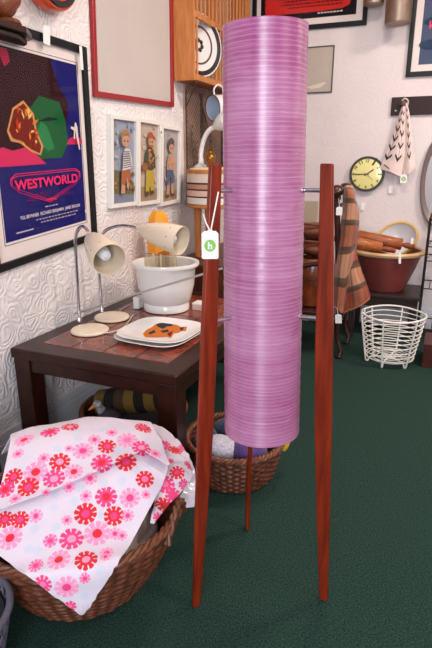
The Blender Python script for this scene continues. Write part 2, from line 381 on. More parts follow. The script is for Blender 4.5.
# ================================================================ TABLE
TZ = .53; tx0, tx1, ty0, ty1 = LX+.012, -.845, 1.622, 2.86
tab = thing('side_table', ((tx0+tx1)/2, (ty0+ty1)/2, 0), 'dark brown wooden table with a red tiled top against left wall', 'table')
MB().box(((tx0+tx1)/2, (ty0+ty1)/2, TZ-.0225), (tx1-tx0, ty1-ty0, .045)).build('tabletop', DARKWOOD, tab, bevel=.006)
top = tab.children[0] if tab.children else None
TILE = mat('red_brown_tile', (150,66,40), .25, c2=(70,28,20), vscale=22, bump=.1, bscale=40, coat=.3)
mb = MB(); nx, ny = 4, 5; a0, a1, b0, b1 = tx0+.085, tx1-.085, ty0+.1, ty1-.1
for i in range(nx):
    for j in range(ny):
        w, d = (a1-a0)/nx, (b1-b0)/ny; mb.box((a0+w*(i+.5), b0+d*(j+.5), TZ-.001), (w-.006, d-.006, .005))
mb.build('tile_inset', TILE, bpy.data.objects['tabletop'], bevel=.001)
for (cx, cy, dx, dy) in (((tx0+tx1)/2, ty0+.028, tx1-tx0-.07, .022), ((tx0+tx1)/2, ty1-.028, tx1-tx0-.07, .022), (tx1-.028, (ty0+ty1)/2, .022, ty1-ty0-.07), (tx0+.028, (ty0+ty1)/2, .022, ty1-ty0-.07)):
    MB().box((cx, cy, TZ-.045-.03), (dx, dy, .06)).build('apron', DARKWOOD, tab, bevel=.002)
for (cx, cy) in ((tx0+.05, ty0+.05), (tx1-.05, ty0+.05), (tx0+.05, ty1-.05), (tx1-.05, ty1-.05)):
    MB().box((cx, cy, (TZ-.045)/2), (.085, .085, TZ-.045)).build('leg', DARKWOOD, tab, bevel=.004)

# ---- desk lamps
def desk_lamp(label, base, path, apex, mouth, rm, bulb_r, cable):
    r = thing('desk_lamp', base, label, 'desk lamp', 'cream gooseneck desk lamps on the table'); b = Vector(base)
    MB().lathe([(.082,0),(.088,.004),(.088,.010),(.083,.015),(.03,.019),(0,.019)], b, seg=48).build('base', CREAM, r, smooth=True)
    P = spline(path, 40); MB().tube(P, .0078, 12).build('gooseneck', CHROME, r, smooth=True)
    c = Vector(path[0]); MB().lathe([(.011,0),(.011,.022),(.008,.026)], c, seg=16).build('stem_collar', CHROME, r, smooth=True)
    A, M = Vector(apex), Vector(mouth); d = (M-A); L = d.length; d.normalize()
    out = [(.010,-.012),(.014,0),(rm*.52,L*.18),(rm*.74,L*.38),(rm*.9,L*.6),(rm*.985,L*.8),(rm,L*.93),(rm*.985,L)]
    inn = [(max(q-.0022,.002), z) for q, z in out[::-1][:-1]]
    mb = MB(); mb.lathe(out+inn, A, d, 40); sh = mb.build('lamp_shade', CREAM, r, smooth=True)
    e = d.orthogonal().normalized(); f = d.cross(e)
    for k in range(9):
        a = 2*PI*k/9; p = A+d*L*.82+(e*math.cos(a)+f*math.sin(a))*rm*.985; MB().lathe([(.0024,-.0012),(.0024,.001)], p, e*math.cos(a)+f*math.sin(a), 10).build('vent_hole', mat('vent_dark', (60,50,42), .8), sh)
    MB().lathe([(.012,L*.2),(.012,L*.42),(.014,L*.45),(bulb_r,L*.62),(bulb_r*1.05,L*.72),(bulb_r*.8,L*.84),(0,L*.88)], A, d, 24).build('bulb', mat('opal_bulb', (236,236,240), .25), r, smooth=True)
    MB().tube(spline(cable, 24), .003, 8).build('cable', mat('cream_cable', (205,198,182), .5), r, smooth=True)
Y1 = 2.0
p1 = [ay(79.5,322,Y1), ay(77.5,285,Y1), ay(75.8,255,Y1), ay(75.4,240,Y1), ay(78,230,Y1), ay(83,226.5,Y1), ay(88,231,Y1-.004)]
p1[0] = np.array([p1[0][0], Y1, TZ+.019]); base1 = az(90,331,TZ+.004); base1[2] = TZ+.002
desk_lamp('nearer cream desk lamp, shade facing right with its bulb showing', base1, p1, ay(89,236,Y1), ay(109.5,260,Y1-.135), .074, .028,
          [base1+np.array([.085,-.01,.006]), base1+np.array([.11,.03,.004]), base1+np.array([.115,.12,.005]), base1+np.array([.05,.3,.005])])
Y2 = 2.2
p2 = [ay(102,312,Y2), ay(100,285,Y2), ay(98.5,262,Y2), ay(99,244,Y2), ay(105,231,Y2), ay(119,225.8,Y2), ay(131,226.5,Y2), ay(139,228.8,Y2)]
base2 = az(112,318,TZ+.004); base2[2] = TZ+.002; p2[0] = np.array([p2[0][0], Y2, TZ+.019])
desk_lamp('cream desk lamp behind, its shade stretched sideways over the white bowl', base2, p2, ay(139,228.5,Y2), ay(181.5,241,Y2-.03), .068, .026,
          [base2+np.array([.0,.085,.006]), base2+np.array([-.04,.14,.004]), base2+np.array([-.05,.25,.004])])
# ---- rod
ra, rb_ = az(74,314,TZ+.026), ay(222,268.5,1.98)
o = MB().tube([ra, ra*.5+rb_*.5+np.array([0,0,.004]), rb_], .005, 10).build('metal_rod', STEEL, None, smooth=True)
tag(o, 'thin grey metal rod slanting across the front of the white bowl', 'rod')

# ---- plates
def superel(cx, cy, a, n=3.4, rot=0., k=72):
    out = []
    for i in range(k):
        t = 2*PI*i/k; c, s = math.cos(t), math.sin(t); x = a*math.copysign(abs(c)**(2/n), c); y = a*math.copysign(abs(s)**(2/n), s)
        out.append((cx+x*math.cos(rot)-y*math.sin(rot), cy+x*math.sin(rot)+y*math.cos(rot)))
    return out
PLATE = mat('white_china', (226,222,220), .2, coat=.4)
def plate(label, c, z, rot):
    r = thing('dinner_plate', (c[0], c[1], z), label, 'plate', 'square white plates stacked on the table')
    mb = MB(); rows = []
    for a, h in ((.10,0),(.105,0),(.125,.004),(.172,.017),(.174,.019),(.172,.021),(.128,.009),(.115,.007)): rows.append([(x, y, z+h) for x, y in superel(c[0], c[1], a, 3.6, rot)])
    k = 72; vs = [p for q in rows for p in q]; n = len(rows)
    fs = [(i*k+j, i*k+(j+1) % k, (i+1)*k+(j+1) % k, (i+1)*k+j) for i in range(n-1) for j in range(k)]+[tuple(range(k))[::-1], tuple(range((n-1)*k, n*k))]
    mb.add(vs, fs); mb.build('dish', PLATE, r, smooth=True); return r
pc = az(161,330,TZ+.03)[:2]
plate('lower of two stacked square white plates on the table', (pc[0]-.004, pc[1]-.012), TZ+.002, -.06)
pl = plate('top square white plate with a printed orange and black bull', pc, TZ+.0155, .0)
zt = TZ+.0155+.0073
def PP(pts): return [tuple(az(x, y, zt)) for x, y in pts]
mb = MB(); layers = [((196,112,52), [(143,334),(146,330),(152,327),(156,324),(163,322),(172,323),(177,325),(181,327),(187,326.5),(186,331),(182,331),(178,333),(174,333.5),(171,338),(167,337),(158,337.5),(150,337.5),(145,337)]),
   ((58,58,66), [(156,324.5),(163,322.3),(172,323),(173,326),(167,326.5),(163,329),(158,327)]), ((66,62,66), [(148,333),(154,330),(156,332.5),(150,334.5)]), ((60,60,66), [(160,331),(168,329.5),(169,332),(163,333)]), ((70,66,70), [(180,328),(184,327.3),(183,330.5),(180,330.5)]), ((120,44,26), [(167,334),(173,331),(172,334),(170,337)])]
ms = []
for i, (c, poly) in enumerate(layers):
    ms.append(flat(c)); mb.cur = i; mb.add([(p[0], p[1], p[2]+.0003*(i+1)) for p in PP(poly)], [tuple(range(len(poly)))])
mb.build('printed_bull', ms, pl, weld=False)

# ---- mixing tub
bc = np.array([-1.315, 2.43]); bz = TZ+.0025
tub = thing('mixing_bowl', (*bc, bz), 'large white plastic mixing bowl with a rim and foot on the table', 'bowl')
prof = [(.116,0),(.122,.004),(.122,.036),(.117,.044),(.130,.054),(.150,.14),(.158,.232),(.162,.238),(.176,.240),(.179,.248),(.176,.258),(.166,.260),(.155,.255),(.148,.22),(.118,.06),(0,.055)]
MB().lathe(prof, (*bc, bz), seg=64).build('bowl', mat('white_plastic', (228,226,222), .25, coat=.3), tub, smooth=True)
mb = MB(); mb.box((bc[0]-.145, bc[1]-.05, bz+.035), (.035, .06, .066)); mb.build('motor_foot', mat('white_plastic', (228,226,222)), tub, bevel=.006)
bt = thing('clear_plastic_beaters', (bc[0], bc[1], bz+.0560), 'clear plastic blades and lid standing inside the white mixing bowl', 'kitchen attachment')
CLEAR = glassmat('clear_plastic', (232,226,214), .22, .15)
zb = bz+.0562
mb = MB(); mb.box((bc[0]-.02, bc[1]-.02, zb+.125), (.19, .006, .235)); mb.box((bc[0]-.02, bc[1]+.02, zb+.13), (.006, .12, .245)); mb.build('lid_panels', CLEAR, bt, bevel=.002)
for i, (dx, dy) in enumerate(((-.05,-.04),(.0,-.05),(.045,-.03),(.06,-.04))):
    mb = MB(); p = np.array([bc[0]+dx, bc[1]+dy, zb+.002]); q = p+np.array([.02 if i > 1 else 0, 0, .245]); mb.tube([p, q], .005, 8)
    mb.build('blade', mat('horn_plastic', (190,176,140), .3), bt, smooth=True)
# ---- orange bottle behind
ob = np.array([-1.43, 2.745]); p = ay(158,212,ob[1]); obx = p[0]; oz = p[2]
r = thing('plastic_bottle', (obx, ob[1], TZ+.002), 'orange plastic container with faceted tapered top behind the white bowl', 'bottle')
ORG_P = mat('orange_plastic', (240,156,30), .3, coat=.2)
MB().lathe([(.07,0),(.073,.01),(.073,oz-TZ-.13),(.072,oz-TZ-.1)], (obx, ob[1], TZ+.002), seg=8, rot=.2).build('body', ORG_P, r, bevel=.004)
MB().lathe([(.072,oz-TZ-.1),(.058,oz-TZ-.03),(.035,oz-TZ),(.03,oz-TZ+.004)], (obx, ob[1], TZ+.002), seg=8, rot=.2).build('cap', ORG_P, r, bevel=.003)
# ---- small box
p = az(197,311,TZ); r = thing('trinket_box', (p[0], p[1]+.04, TZ+.002), 'small pale pink box beside the foot of the white bowl', 'box')
PB = mat('pale_pink_card', (214,180,172), .6); MB().box((p[0]+.02, p[1]+.04, TZ+.017), (.10,.07,.03)).build('box', PB, r, bevel=.002)
MB().box((p[0]+.02, p[1]+.04, TZ+.036), (.104,.074,.008)).build('lid', mat('white_lid', (224,216,210), .6), r, bevel=.002)

# ================================================================ LEFT WALL PICTURES
NX = (1,0,0)
# poster
Q = [(LX,1.59,.856),(LX,2.30,.912),(LX,2.312,1.808),(LX,1.60,1.816)]
po = thing('framed_poster', (LX, 1.98, .87), 'black framed film poster in dark blue with a green head on left wall', 'poster')
_, I = frame_part(po, Q, NX, .032, .022, BLACKF)
MATB = mat('mat_board', (238,224,220), .7); sheet_part('mat_board', I, NX, .006, .004, MATB, po)
Qm = qinset(I, .085, .085, .06, .065); mb = MB(); 
fl = [Vector(p) for p in qinset(I, .075, .072, .05, .052)]
for i in range(4): mb.tube([fl[i]+Vector((.0066,0,0)), fl[(i+1) % 4]+Vector((.0066,0,0))], .0012, 6)
mb.build('mat_line', flat((40,34,40)), po)
pr_ = Print(*[Vector(p)+Vector((.0065,0,0)) for p in Qm], NX)
U = lambda *p: [p]
pr_.add(U((0,0),(1,0),(1,1),(0,1)), flat((34,32,104)))
pr_.add(U((.06,.42),(.52,.42),(.62,.48),(.8,.6),(.86,.76),(.74,.86),(.66,1),(.1,1),(.0,.82),(.0,.52)), flat((50,20,26)))
pr_.add(U((.40,.43),(.72,.43),(.82,.52),(.80,.66),(.74,.76),(.5,.78),(.38,.7),(.34,.54)), flat((26,92,50)))
pr_.add(U((.44,.58),(.5,.5),(.56,.47),(.64,.49),(.6,.56),(.56,.62),(.5,.64)), flat((44,128,74)))
pr_.add(U((.46,.64),(.6,.67),(.72,.66),(.6,.645)), flat((12,36,24)))
pr_.add(U((.0,.40),(.52,.40),(.44,.44),(.32,.5),(.16,.48),(.06,.5),(0,.48)), flat((214,44,96)))
pr_.add(U((.80,.51),(1,.51),(1,.545),(.9,.56),(.83,.545)), flat((214,44,96)))
pr_.add(U((.1,.99),(.2,.99),(.22,.93),(.16,.9)), flat((170,30,70)))
pr_.add(U((.12,.58),(.2,.70),(.32,.745),(.42,.68),(.44,.58),(.5,.5),(.46,.45),(.36,.47),(.24,.52),(.15,.53)), flat((214,150,90)))
pr_.add(U((.14,.585),(.21,.69),(.32,.73),(.4,.67),(.42,.575),(.475,.5),(.45,.462),(.36,.484),(.25,.53),(.17,.545)), flat((120,34,24)))
rr = random.Random(3)
for k in range(26):
    u, v = rr.uniform(.2,.42), rr.uniform(.5,.7); a = rr.uniform(0, 3.1); l = rr.uniform(.015,.05)
    pr_.add(U((u-l*math.cos(a), v-l*.7*math.sin(a)), (u+.012, v-.004), (u+l*math.cos(a), v+l*.7*math.sin(a)), (u-.012, v+.006)), flat(rr.choice([(224,120,40),(236,170,60),(190,60,30),(240,200,120)])))
pr_.add(U((.865,.545),(.885,.545),(.895,.6),(.905,.55),(.93,.475),(.945,.478),(.93,.56),(.925,.62),(.91,.645),(.895,.645),(.885,.615),(.84,.62),(.835,.607),(.875,.595)), flat((214,200,190)))
PINK = flat((226,50,100))
for off in (0., .012):      # double outline under the title
    o1 = [(.14+off,.36-off),(.86-off,.36-off),(.92-off,.335),(.92-off,.30),(.84-off,.255+off),(.5,.175+off),(.17+off,.255+off),(.08+off,.30),(.08+off,.335)]
    o2 = [(.5+(x-.5)*.985, .275+(y-.275)*.955) for x, y in o1]; n = len(o1)
    pr_.add(o1+o2, PINK, [(i,(i+1) % n,(i+1) % n+n,i+n) for i in range(n)])
pr_.text('WESTWORLD', .5, .298, .76, .62, PINK, .03)
for k in range(13):
    a = PI*(.12+.76*k/12); pr_.add(U((.5+.05*math.cos(a), .185+.03*math.sin(a)), (.5+.30*math.cos(a), .185+.06*math.sin(a)), (.5+.30*math.cos(a)+.004, .185+.06*math.sin(a)+.003)), flat((150,34,70)))
pr_.add([ellipse(.5,.185,.07,.018,16,0,PI)], flat((206,40,70)))
INKW = flat((206,196,200))
pr_.text('YUL BRYNNER  RICHARD BENJAMIN  JAMES BROLIN', .5, .118, .74, .85, INKW, .02)
for row, (y, x0, x1) in enumerate(((.152,.42,.56),(.088,.3,.8),(.07,.34,.78))):
    x = x0
    while x < x1:
        w = rr.uniform(.015,.04); pr_.add(U((x,y),(x+w,y),(x+w,y+.007),(x,y+.007)), flat((170,160,180))); x += w+.012
pr_.add([ellipse(.93,.075,.022,.014,14)], INKW); pr_.add(U((.05,.045),(.24,.045),(.24,.053),(.05,.053)), flat((170,160,180)))
pr_.build('printed_sheet', po)
sheet_part('glass_pane', I, NX, .016, .002, PANE, po)

# red frame
Q = [(LX,2.358,1.597),(LX,3.205,1.618),(LX,3.225,2.4),(LX,2.40,2.4)]
rf = thing('picture_frame', (LX, 2.78, 1.6), 'large bright red frame holding a blank pale sheet on left wall', 'picture frame')
_, I = frame_part(rf, Q, NX, .028, .022, mat('red_lacquer', (150,16,26), .35, coat=.05), bevel=.004)
sheet_part('backing_sheet', I, NX, .008, .006, mat('pale_sheet', (206,196,190), .6, var=.08, vscale=3), rf)
sheet_part('glass_pane', I, NX, .016, .002, PANE, rf)

# three child prints
def kid_frame(label, px, paint):
    Q = [tuple(ax(*p, LX+.03)-np.array([.03,0,0])) for p in px]
    r = thing('framed_print', Q[0], label, 'picture', 'three narrow white framed prints of children')
    c = sum((Vector(q) for q in Q), Vector())/4
    _, I = frame_part(r, Q, NX, .022, .03, WHITE, bevel=.002)
    P = Print(*[Vector(p)+Vector((.012,0,0)) for p in I], NX); sheet_part('backing', I, NX, .0118, .004, MATB, r)
    paint(P); P.build('printed_sheet', r); return r
rk = random.Random(11)
flat0 = flat
def flat(c, rough=.55): return flat0(tuple(int(v*.72+g*.28) for v, g in zip(c, (150,134,124))))
def daubs(P, n, u, v, cols, s=.06):
    for _ in range(n):
        a, b = rk.uniform(*u), rk.uniform(*v); w, h = rk.uniform(.4,1)*s*1.6, rk.uniform(.4,1)*s*.6
        P.add([ellipse(a, b, w, h, 10)], flat(rk.choice(cols)))
SKIN = flat((206,150,118)); 
def kid1(P):
    P.add(U((0,0),(1,0),(1,1),(0,1)), flat((150,164,188))); P.add(U((0,0),(1,0),(1,.24),(.6,.38),(0,.42)), flat((96,88,62))); P.add(U((0,0),(1,0),(1,.09),(0,.12)), flat((110,124,150)))
    daubs(P, 24, (.1,.95), (.16,.4), [(120,96,50),(86,80,58),(150,110,60),(170,120,70)]); daubs(P, 14, (.05,.95), (.55,.97), [(160,172,194),(142,156,182),(176,182,196)])
    P.add(U((.3,.12),(.36,.36),(.5,.38),(.48,.12)), SKIN); P.add(U((.55,.2),(.56,.37),(.7,.36),(.64,.16)), SKIN)
    P.add(U((.3,.24),(.33,.42),(.68,.43),(.76,.3),(.62,.24),(.58,.32),(.48,.22)), flat((170,86,50)))
    P.add(U((.36,.4),(.4,.62),(.5,.67),(.68,.66),(.78,.56),(.82,.45),(.7,.42)), flat((226,224,226)))
    for k in range(8): P.add(U((.375+.004*k,.425+.028*k),(.79-.02*k,.45+.025*k),(.79-.02*k,.46+.025*k),(.375+.004*k,.435+.028*k)), flat((46,50,76)))
    P.add([ellipse(.48,.755,.17,.068)], SKIN); P.add(U((.3,.75),(.28,.82),(.36,.88),(.5,.895),(.64,.86),(.68,.78),(.62,.82),(.5,.84),(.4,.82)), flat((176,112,54))); 
    for x in (.42,.56): P.add([ellipse(x,.755,.03,.012,10)], flat((40,30,34)))
    P.add(U((.2,.74),(.215,.74),(.32,.48),(.3,.48)), flat((110,84,60)))
def kid2(P):
    P.add(U((0,0),(1,0),(1,1),(0,1)), flat((196,176,156))); P.add(U((0,0),(1,0),(1,.16),(0,.2)), flat((150,128,98))); daubs(P, 24, (.05,.95), (.2,.97), [(206,190,172),(184,164,146),(208,184,160)])
    P.add(U((.3,.12),(.33,.46),(.72,.46),(.76,.14),(.6,.11),(.54,.2),(.46,.1)), flat((196,164,44))); P.add(U((.3,.07),(.46,.07),(.46,.13),(.33,.13)), flat((70,40,34))); P.add(U((.56,.09),(.76,.09),(.72,.14),(.58,.13)), flat((70,40,34)))
    P.add(U((.22,.46),(.3,.66),(.42,.70),(.62,.7),(.78,.6),(.82,.44),(.6,.4),(.3,.42)), flat((52,62,50))); P.add(U((.44,.48),(.46,.68),(.58,.68),(.62,.5)), flat((196,120,60))); daubs(P, 12, (.3,.7), (.45,.66), [(160,60,40),(40,70,60),(190,130,70)], .04)
    P.add([ellipse(.52,.77,.14,.058)], SKIN); P.add(U((.36,.77),(.36,.83),(.44,.89),(.56,.895),(.68,.84),(.69,.78),(.6,.815),(.46,.815)), flat((176,66,48))); P.add(U((.4,.70),(.66,.70),(.6,.73),(.46,.73)), flat((186,80,50)))
    for x in (.47,.58): P.add([ellipse(x,.77,.026,.011,10)], flat((40,30,34)))
    P.add([ellipse(.2,.45,.16,.05)], flat((150,80,40)))
def kid3(P):
    P.add(U((0,0),(1,0),(1,1),(0,1)), flat((174,170,172))); P.add(U((0,0),(1,0),(1,.14),(0,.16)), flat((160,134,104))); daubs(P, 24, (.05,.95), (.2,.97), [(188,182,180),(160,158,166),(190,172,160)])
    P.add(U((.24,.1),(.3,.3),(.42,.3),(.4,.08)), SKIN); P.add(U((.55,.1),(.5,.3),(.64,.28),(.72,.09)), SKIN); P.add(U((.2,.06),(.44,.06),(.4,.1),(.24,.1)), flat((90,60,48))); P.add(U((.54,.07),(.78,.07),(.72,.1),(.56,.11)), flat((90,60,48)))
    P.add(U((.2,.24),(.26,.46),(.62,.46),(.7,.26),(.54,.24),(.45,.36),(.36,.23)), flat((66,84,118)))
    P.add(U((.24,.45),(.26,.58),(.36,.66),(.56,.67),(.74,.58),(.76,.48),(.62,.44)), flat((204,152,120))); daubs(P, 10, (.3,.66), (.47,.62), [(214,170,140),(190,130,100)], .04)
    P.add([ellipse(.46,.745,.15,.06)], SKIN); P.add(U((.28,.75),(.27,.82),(.36,.88),(.5,.89),(.62,.85),(.65,.76),(.56,.8),(.4,.8)), flat((78,66,66)))
    for x in (.42,.53): P.add([ellipse(x,.745,.026,.011,10)], flat((40,30,34)))
kid_frame('leftmost narrow white framed print, fair child in a striped top', [(112,208.7),(138.5,205.2),(138.8,118),(111.5,114)], kid1)
kid_frame('middle narrow white framed print, child in red cap and yellow trousers', [(138.9,206.2),(161,203.2),(162,121.8),(138.9,117.5)], kid2)
kid_frame('rightmost narrow white framed print, dark haired child in blue shorts', [(161.6,206.5),(180.5,202.2),(182,128),(162.4,124.2)], kid3)
p = ax(161,131,LX+.032)
swing_tag('small white tag with green dot stuck on the middle child print frame', p+np.array([.001,0,.02]), .022, .055, NX, [], dot=.009, name='price_tag', group=None)

flat = flat0
# shelf with carving, top left
sh = thing('wall_shelf', (LX, 1.8, 1.74), 'dark wooden wall shelf poking in at the top left corner', 'shelf')
z0 = 1.765
A = [(LX+.028,1.55,z0),(LX+.13,1.55,z0),(LX+.13,1.78,z0),(LX+.07,1.88,z0),(LX+.028,1.90,z0)]
MB().prism([(x,y,z-.008) for x,y,z in A], (0,0,.024)).build('board', DARKWOOD, sh, bevel=.004)
MB().prism([(LX+.028+(x-LX-.028)*.8, 1.55+(y-1.55)*.93, z-.03) for x,y,z in A], (0,0,.0215)).build('moulding', mat('shadow_wood', (40,26,24), .5), sh, bevel=.006)
cv = thing('carved_bird', (LX+.085, 1.80, z0+.013), 'brown carved wooden bird standing on the dark shelf', 'ornament')
CW = wood('carved_wood', (128,64,34), (80,36,22), (8,8,3), .45, .1, 14)
zc = z0+.0135
MB().lathe([(.045,0),(.05,.006),(.044,.018),(.03,.024)], (LX+.085,1.735,zc), seg=20).build('base', CW, cv, smooth=True)
MB().blob((LX+.085,1.715,zc+.062), (.035,.065,.042), .12, 14).build('body', CW, cv, smooth=True)
MB().tube(spline([(LX+.085,1.750,zc+.07),(LX+.085,1.790,zc+.095),(LX+.085,1.812,zc+.14)], 12), [.028-.018*i/11 for i in range(12)], 10).build('tail', CW, cv, smooth=True)
mb = MB(); mb.blob((LX+.085,1.640,zc+.12), (.024,.028,.026), .06, 20); mb.tube([(LX+.085,1.670,zc+.07),(LX+.085,1.650,zc+.11)], .022, 10); mb.build('head', CW, cv, smooth=True)
# orange drum wall clock
oc = thing('wall_dial', (LX, 2.05, 1.90), 'round orange wall drum with a black ringed dial at top left', 'wall ornament')
o3 = (LX+.001, 2.05, 2.048)
MB().lathe([(.13,0),(.150,.012),(.152,.05),(.146,.075),(.138,.08)], o3, (1,0,0), 56).build('body', mat('orange_enamel', (214,70,26), .35, coat=.3), oc, smooth=True)
MB().lathe([(.138,.079),(.136,.088),(.116,.088),(.113,.081)], o3, (1,0,0), 56, caps=False).build('ring', mat('black_ring', (28,22,24), .4), oc, smooth=True)
mb = MB(); mb.lathe([(.114,.08),(.112,.084),(0,.0845)], o3, (1,0,0), 56, caps=False); mb.build('dial', mat('orange_dial', (204,76,30), .45), oc, smooth=True)
mb = MB()
for k in range(24):
    a = 2*PI*k/24; mb.box((0,0,0), (.002,.006,.016), Matrix.Translation((o3[0]+.0855, o3[1]+.098*math.cos(a), o3[2]+.098*math.sin(a))) @ Matrix.Rotation(a-PI/2, 4, 'X'))
mb.build('dial_marks', mat('dial_ink', (120,36,22), .5), oc)
p = ax(46.5,26,LX+.035); swing_tag('white tag on a string below the orange wall drum', p+np.array([0,0,0]), .042, .072, NX, [[p, ax(43,17,LX+.045), ax(39.5,7,LX+.088)]], name='price_tag', group=None, tilt=-.12)
p = ax(80.5,46,LX+.03); swing_tag('narrow white tag hanging on the right edge of the film poster', p, .020, .10, NX, [[p, p+np.array([-.004,0,.02])]], name='price_tag', group=None)

# ================================================================ PLATE RACK AND WHAT HANGS THERE
RXf = LX+.145; ry0 = 3.245; ry1 = 4.25; rz0 = 1.775; rz1 = 2.62
rack = thing('plate_rack', (LX, 3.7, rz0), 'orange pine plate rack with slats high on the left wall', 'rack')
MB().box(((LX+RXf)/2+.002, ry0+.011, (rz0+rz1)/2), (RXf-LX-.004, .022, rz1-rz0)).build('side_panel', PINE, rack, bevel=.003)
MB().box(((LX+RXf)/2+.002, ry1-.011, (rz0+rz1)/2), (RXf-LX-.004, .022, rz1-rz0)).build('side_panel', PINE, rack, bevel=.003)
for z in (rz0+.022, rz0+.37, rz0+.75):
    MB().box((RXf-.011, (ry0+ry1)/2, z), (.022, ry1-ry0-.044, .036)).build('rail', PINE, rack, bevel=.003)
    MB().box((LX+.014, (ry0+ry1)/2, z), (.022, ry1-ry0-.044, .036)).build('rail', PINE, rack, bevel=.003)
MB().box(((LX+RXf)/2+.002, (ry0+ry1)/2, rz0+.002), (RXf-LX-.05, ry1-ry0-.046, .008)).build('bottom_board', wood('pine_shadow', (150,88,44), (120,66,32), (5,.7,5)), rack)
for k in range(15):
    y = ry0+.065+k*.062
    for x in (RXf-.011, LX+.014): MB().tube([(x, y, rz0+(.37 if x > LX+.05 and k in (1,2,3,4) else .02)), (x, y, rz1-.05)], .007, 8).build('slat', PINE, rack, smooth=True)
# plate in the rack
pcx = (LX+.084, ry0+.205, rz0+.045+.19)
r = thing('dinner_plate', (pcx[0], pcx[1], rz0+.04), 'white plate with black and brown rings standing in the plate rack', 'plate')
nrm = (.90, -.42, .05)
def ringp(a, b, z, name, m): return MB().lathe([(a, z), (a, z+.001), (b, z+.0022), (b, z+.001)], pcx, nrm, 56, caps=False).build(name, m, r, smooth=True)
MB().lathe([(0,-.012),(.09,-.012),(.125,-.006),(.19,.004),(.191,.006),(.125,-.002),(.09,-.006),(0,-.006)], pcx, nrm, 56).build('dish', PLATE, r, smooth=True)
MB().lathe([(.155,.0016),(.183,.0062),(.183,.0072),(.155,.0030)], pcx, nrm, 56, caps=False).build('black_band', mat('plate_black', (30,26,24), .3), r, smooth=True)
MB().lathe([(.104,-.0036),(.116,-.002),(.116,-.001),(.104,-.0025)], pcx, nrm, 56, caps=False).build('brown_band', mat('plate_brown', (92,60,44), .3), r, smooth=True)
mb = MB(); q = Vector((0,0,1)).rotation_difference(Vector(nrm))
for k in range(7):
    a = 2*PI*k/7; mb.lathe([(.014,-.0058),(.014,-.0048)], Vector(pcx)+q @ Vector((.03*math.cos(a), .03*math.sin(a), 0)), nrm, 12)
mb.build('flower_motif', mat('plate_black', (30,26,24)), r)
# mesh panel below the rack
wp = thing('wire_mesh_panel', (LX, 3.8, 1.0), 'brown board with wire mesh and dried sprigs hanging under the plate rack', 'wall hanging')
by0, by1, bz0, bz1 = 3.37, 4.3, 1.0, 1.77
MB().box((LX+.008, (by0+by1)/2, (bz0+bz1)/2), (.014, by1-by0, bz1-bz0)).build('backing_board', mat('brown_board', (178,146,132), .8, c2=(146,112,98), vscale=6), wp)
mb = MB(); s = .035
n = int((by1-by0)/s); m_ = int((bz1-bz0)/s)
for k in range(-m_, n+1):
    for sg in (1, -1):
        pts = []
        for i in range(0, m_+1):
            y = by0+(k+i)*s if sg > 0 else by0+(k+m_-i)*s
            if by0-.001 <= y <= by1+.001: pts.append((LX+.026, y, bz0+i*s))
        if len(pts) > 1: mb.tube([pts[0], pts[-1]], .0013, 4)
mb.build('wire_mesh', mat('mesh_wire', (92,80,72), .5, .5), wp)
mb = MB()
for y in (by0+.006, 3.62, 4.0): mb.tube([(LX+.022, y, bz0), (LX+.022, y, bz1-.03)], .010 if y > 3.4 else .005, 8)
mb.build('mesh_post', mat('dark_stick', (74,58,50), .7), wp, smooth=True)
mb = MB()
for y, dz in ((3.43,.3),(3.5,.1),(3.74,.2)):
    P = spline([(LX+.034,y,bz0+.03),(LX+.036,y+.02,bz0+.2),(LX+.034,y-.01,bz0+.35+dz*.5)], 14); mb.tube(P, .002, 5)
    for i in range(2, 14):
        for sgn in (-1, 1):
            p = Vector(P[i]); d = Vector((.004, sgn*.026, .03)); mb.add([p, p+d*.5+Vector((0,.006,-.004)), p+d, p+d*.5+Vector((.002,-.006,.006))], [(0,1,2,3)])
mb.build('dried_sprig', mat('dry_leaf', (70,66,46), .8), wp)
mb = MB(); hk = Vector((RXf-.004, 3.28, rz0-.012))
for e in ((LX+.02, by0+.0, 1.63), (LX+.02, 3.75, 1.5)): mb.tube([hk, e], .004, 6)
mb.lathe([(.006,0),(.006,.014)], hk, seg=10); mb.build('hanger_wire', mat('rust_wire', (84,62,50), .5, .5), wp, smooth=True)
# enamel mugs
def mug(label, c, d, R, L, inner, big=True):
    r = thing('enamel_mug', c, label, 'mug', 'white enamel mugs hanging under the plate rack'); c = Vector(c); d = Vector(d).normalized()
    W = mat('white_enamel', (222,222,226), .2, coat=.4)
    MB().lathe([(0,0),(R*.9,0),(R*.96,.006),(R,L*.5),(R*1.02,L),(R*.98,L)], c, d, 40, caps=False).build('body', W, r, smooth=True)
    MB().lathe([(0,.005),(R*.9,.006),(R*.97,L*.5),(R*.985,L-.001)], c, d, 40, caps=False).build('lining', mat('blue_enamel', inner, .25), r, smooth=True)
    mb = MB(); q = Vector((0,0,1)).rotation_difference(d); mb.tube([c+q @ Vector((R*1.01*math.cos(a), R*1.01*math.sin(a), L)) for a in np.linspace(0, 2*PI, 36)[:-1]], .0035, 8, True)
    mb.build('rim', mat('brown_rim', (110,54,40), .4), r, smooth=True)
    up = (Vector((0,0,1))-d*d.z).normalized()
    MB().tube(spline([c+d*L*.2+up*R, c+d*L*.2+up*R*1.5, c+d*L*.5+up*R*1.75, c+d*L*.8+up*R*1.45, c+d*L*.82+up*R], 20), .006, 8).build('handle', W, r, smooth=True)
m1 = np.array(ax(209,106,RXf-.02)); vr = RT
mug('upper white enamel mug with blue inside hanging under the plate rack', m1+RT*.055+np.array([0.03,.10,-.0]), (-.5,-.82,-.10), .082, .12, (190,204,222))
m2 = np.array(ax(221,121,RXf+.02)); mug('lower white enamel mug hanging beside the wire mesh board', m2+RT*.05+np.array([0.02,.16,-.02]), (-.6,-.7,-.35), .055, .09, (210,214,220))
